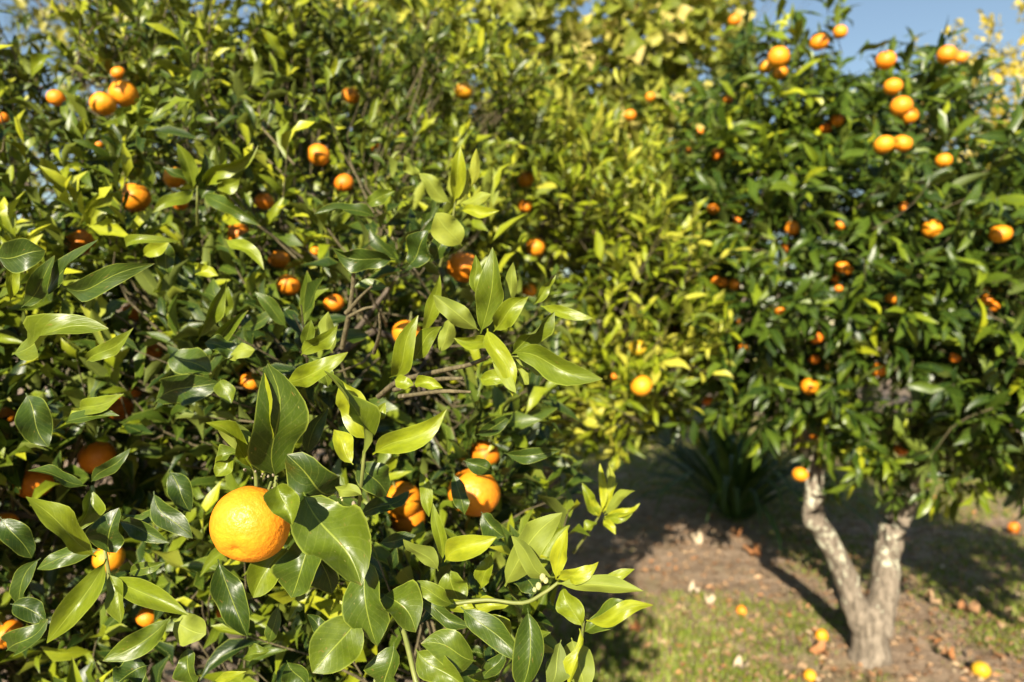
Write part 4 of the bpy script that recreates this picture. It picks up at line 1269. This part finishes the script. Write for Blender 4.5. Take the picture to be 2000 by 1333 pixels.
# grass, litter, fallen things -------------------------------------------
def build_grass():
    r = np.random.default_rng(21)
    n = 130000
    d = 2.4 + 12.0 * r.random(n) ** 1.35
    x = r.uniform(-0.05, 0.85, n) * d
    keepm = np.array([noise.noise(Vector((a * 1.3, b * 1.3, 9))) + 0.5 * noise.noise(Vector((a * 5, b * 5, 2))) for a, b in zip(x, d)])
    for (gx, gy, rx, ry, a_) in ((1270, 1290, 160, 65, 1.7), (1420, 1330, 150, 40, .9), (1900, 1190, 130, 70, .8), (1990, 1230, 120, 60, .8), (1590, 1120, 70, 50, .5), (1850, 1060, 160, 60, .5),
                                 (1900, 930, 160, 40, .5), (1640, 940, 120, 40, .3), (1700, 1030, 160, 60, .4), (1200, 880, 220, 70, 1.1), (1400, 960, 160, 50, .5), (1650, 900, 200, 50, .6), (1850, 960, 200, 60, .5), (1450, 1150, 160, 60, -.3), (1850, 1310, 200, 40, -.2), (1380, 1090, 200, 60, -.4)):
        qx, qy = 1000 + x / d * F, 666.5 + CAM_H / d * F
        keepm += a_ * np.exp(-((qx - gx) / rx) ** 2 - ((qy - gy) / ry) ** 2)
    m = keepm > -0.10 + 0.55 * r.random(n) ** 0.8
    x, d, kk = x[m], d[m], keepm[m]
    n = len(x)
    z = np.array([gz(a, b) for a, b in zip(x, d)])
    h = r.uniform(0.010, 0.034, n) * (1 + 0.12 * np.clip(d - 5, 0, 8)) * (0.75 + 0.6 * np.clip(kk, 0, 1.2))
    a = r.uniform(0, 6.28, n)
    sd = np.stack([np.cos(a), np.sin(a), np.zeros(n)], 1)
    ln = np.stack([-np.sin(a), np.cos(a), np.zeros(n)], 1) * r.uniform(0.2, 1.0, n)[:, None]
    b = np.stack([x, d, z - 0.004], 1)
    w = r.uniform(0.0024, 0.0046, n)[:, None]
    up = np.array([0, 0, 1.0])
    m1 = b + up * h[:, None] * 0.6 + ln * h[:, None] * 0.25
    tp = b + up * h[:, None] * 0.95 + ln * h[:, None] * 0.8
    V = np.stack([b - sd * w, b + sd * w, m1 + sd * w * 0.8, m1 - sd * w * 0.8, tp + sd * w * .15, tp - sd * w * .15], 1).reshape(-1, 3)
    o6 = (np.arange(n) * 6)[:, None, None]
    Fc = (o6 + np.array([[0, 1, 2, 3], [3, 2, 4, 5]])[None]).reshape(-1, 4)
    uv = np.tile(np.array([[.3, 0], [.7, 0], [.7, .6], [.3, .6], [.6, 1], [.4, 1]]), (n, 1))
    t = np.repeat(np.clip(r.normal(0.45, 0.25, n), 0, 1), 6)
    o = link('grass', np_mesh('grass', V, Fc, M['grass'], uv, t))
    tag(o, 'short patchy green grass growing between bare soil under the trees', 'grass', kind='stuff')


build_grass()


def build_litter():
    r = np.random.default_rng(31)
    n = 22000
    d = 2.3 + 11.0 * r.random(n) ** 1.5
    x = r.uniform(-0.35, 0.85, n) * d
    z = np.array([gz(a, b) for a, b in zip(x, d)]) + r.uniform(0.001, 0.014, n)
    a = r.uniform(0, 6.28, n)
    y = norm(np.stack([np.cos(a), np.sin(a), r.normal(0, 0.28, n)], 1))
    up = np.array([0, 0, 1.0]) + r.normal(size=(n, 3)) * 0.3
    zz = norm(up - y * (up * y).sum(1, keepdims=True))
    L = dict(base=np.stack([x, d, z], 1), x=np.cross(y, zz), y=y, z=zz, len=r.uniform(0.015, 0.060, n), tint=np.clip(r.beta(1.3, 2.0, n), 0.01, 1), var=r.integers(0, NVAR, n))
    V = leaf_verts(L, lo_o)
    k = V.shape[1]
    Fc = ((np.arange(n) * k)[:, None, None] + lo_o[0][1][None]).reshape(-1, 4)
    o = link('leaf_litter', np_mesh('leaf_litter', V.reshape(-1, 3), Fc, M['leaf_dry'], np.tile(lo_o[0][2], (n, 1)), np.repeat(L['tint'], k)))
    tag(o, 'scattered dry brown and orange leaf litter on the soil', 'leaf litter', kind='stuff')


build_litter()


def on_ground(px, py):
    d = CAM_H * F / (py - 666.5)
    x = (px - 1000) / F * d
    return v((x, d, gz(x, d)))


FALLEN = [(1605, 1246, 22, .7, 'bright fallen mandarin on the soil left of the forked trunk base'), (1582, 1318, 22, .85, 'yellow fallen mandarin on the ground at the bottom, left of the forked trunk'),
          (1916, 1314, 30, .95, 'yellow fallen mandarin lying at the bottom right of the ground'), (1703, 1166, 15, .5, 'small fallen mandarin seen in the fork of the trunk'),
          (1980, 1034, 22, .1, 'dull red fallen mandarin in the shade at the right edge'), (1448, 1200, 18, .4, 'small fallen mandarin among dry leaves in the sunny strip')]
for i, (px, py, w, tn, lab) in enumerate(FALLEN):
    g = on_ground(px, py + w * 0.4)
    rad = 0.5 * w * g.y / F * 1.1
    o = bpy.data.objects.new('fallen_mandarin', FR[i % 4])
    COL.objects.link(o)
    o.location = g + v((0, 0, rad * 0.85))
    o.scale = (rad,) * 3
    o.rotation_euler = (random.uniform(0, 6), random.uniform(0, 6), 0)
    o['leaf_tint'] = tn
    tag(o, lab, 'mandarin', 'mandarins fallen on the ground')

DRY = [(1360, 1060, .95, .14, 'pale cream fallen leaf on the sunny soil strip, the largest one'), (1435, 1053, .65, .10, 'rust orange fallen leaf right of the largest pale one'),
       (1478, 1092, .66, .13, 'rust orange fallen leaf beside the trunk shadow'), (1355, 1166, .97, .08, 'whitish round fallen leaf in the middle of the sunny strip'),
       (1388, 1190, .93, .07, 'small cream fallen leaf below the whitish round one'), (1893, 1208, .62, .13, 'reddish fallen leaf standing up right of the forked trunk'),
       (1820, 1186, .78, .10, 'tan fallen leaf right of the trunk at the shadow edge'), (1447, 1312, .95, .08, 'pale fallen leaf on the grass at the bottom of the strip'),
       (1560, 1040, .9, .1, 'pale fallen leaf in the shade left of the kinked limb'), (1240, 1240, .66, .08, 'rust fallen leaf near the tips of the near tree at the bottom'),
       (1600, 1290, .63, .09, 'red brown fallen leaf left of the trunk base'), (1850, 1300, .66, .08, 'rust fallen leaf right of the trunk base')]
for i, (px, py, tn, ln, lab) in enumerate(DRY):
    g = on_ground(px, py)
    rr = np.random.default_rng(60 + i)
    V, Fc, UV = leaf_shape(8, 5, rr.uniform(0.5, 0.75), arch=rr.uniform(0.08, 0.2), fold=rr.uniform(0.3, 0.8), wave=0.5, twist=rr.uniform(-.6, .6), kind='ovate', seed=60 + i)
    o = link('fallen_leaf', np_mesh('fallen_leaf', (V - np.array([0, .5, 0])) * ln, Fc, M['leaf_dry'], UV))
    o.location = g + v((0, 0, 0.022))
    o.rotation_euler = (rr.uniform(0.0, 0.5), rr.uniform(-.3, .3), rr.uniform(0, 6.28))
    o['leaf_tint'] = tn
    tag(o, lab, 'leaf', 'larger dry leaves fallen on the ground')

total = sum(len(o.data.polygons) * 2 for o in scene.objects if o.type == 'MESH')
print('TRIS', total, 'OBJ', len(scene.objects), 'HERO', n_h, [len(t[1]['len']) for t in TREES])
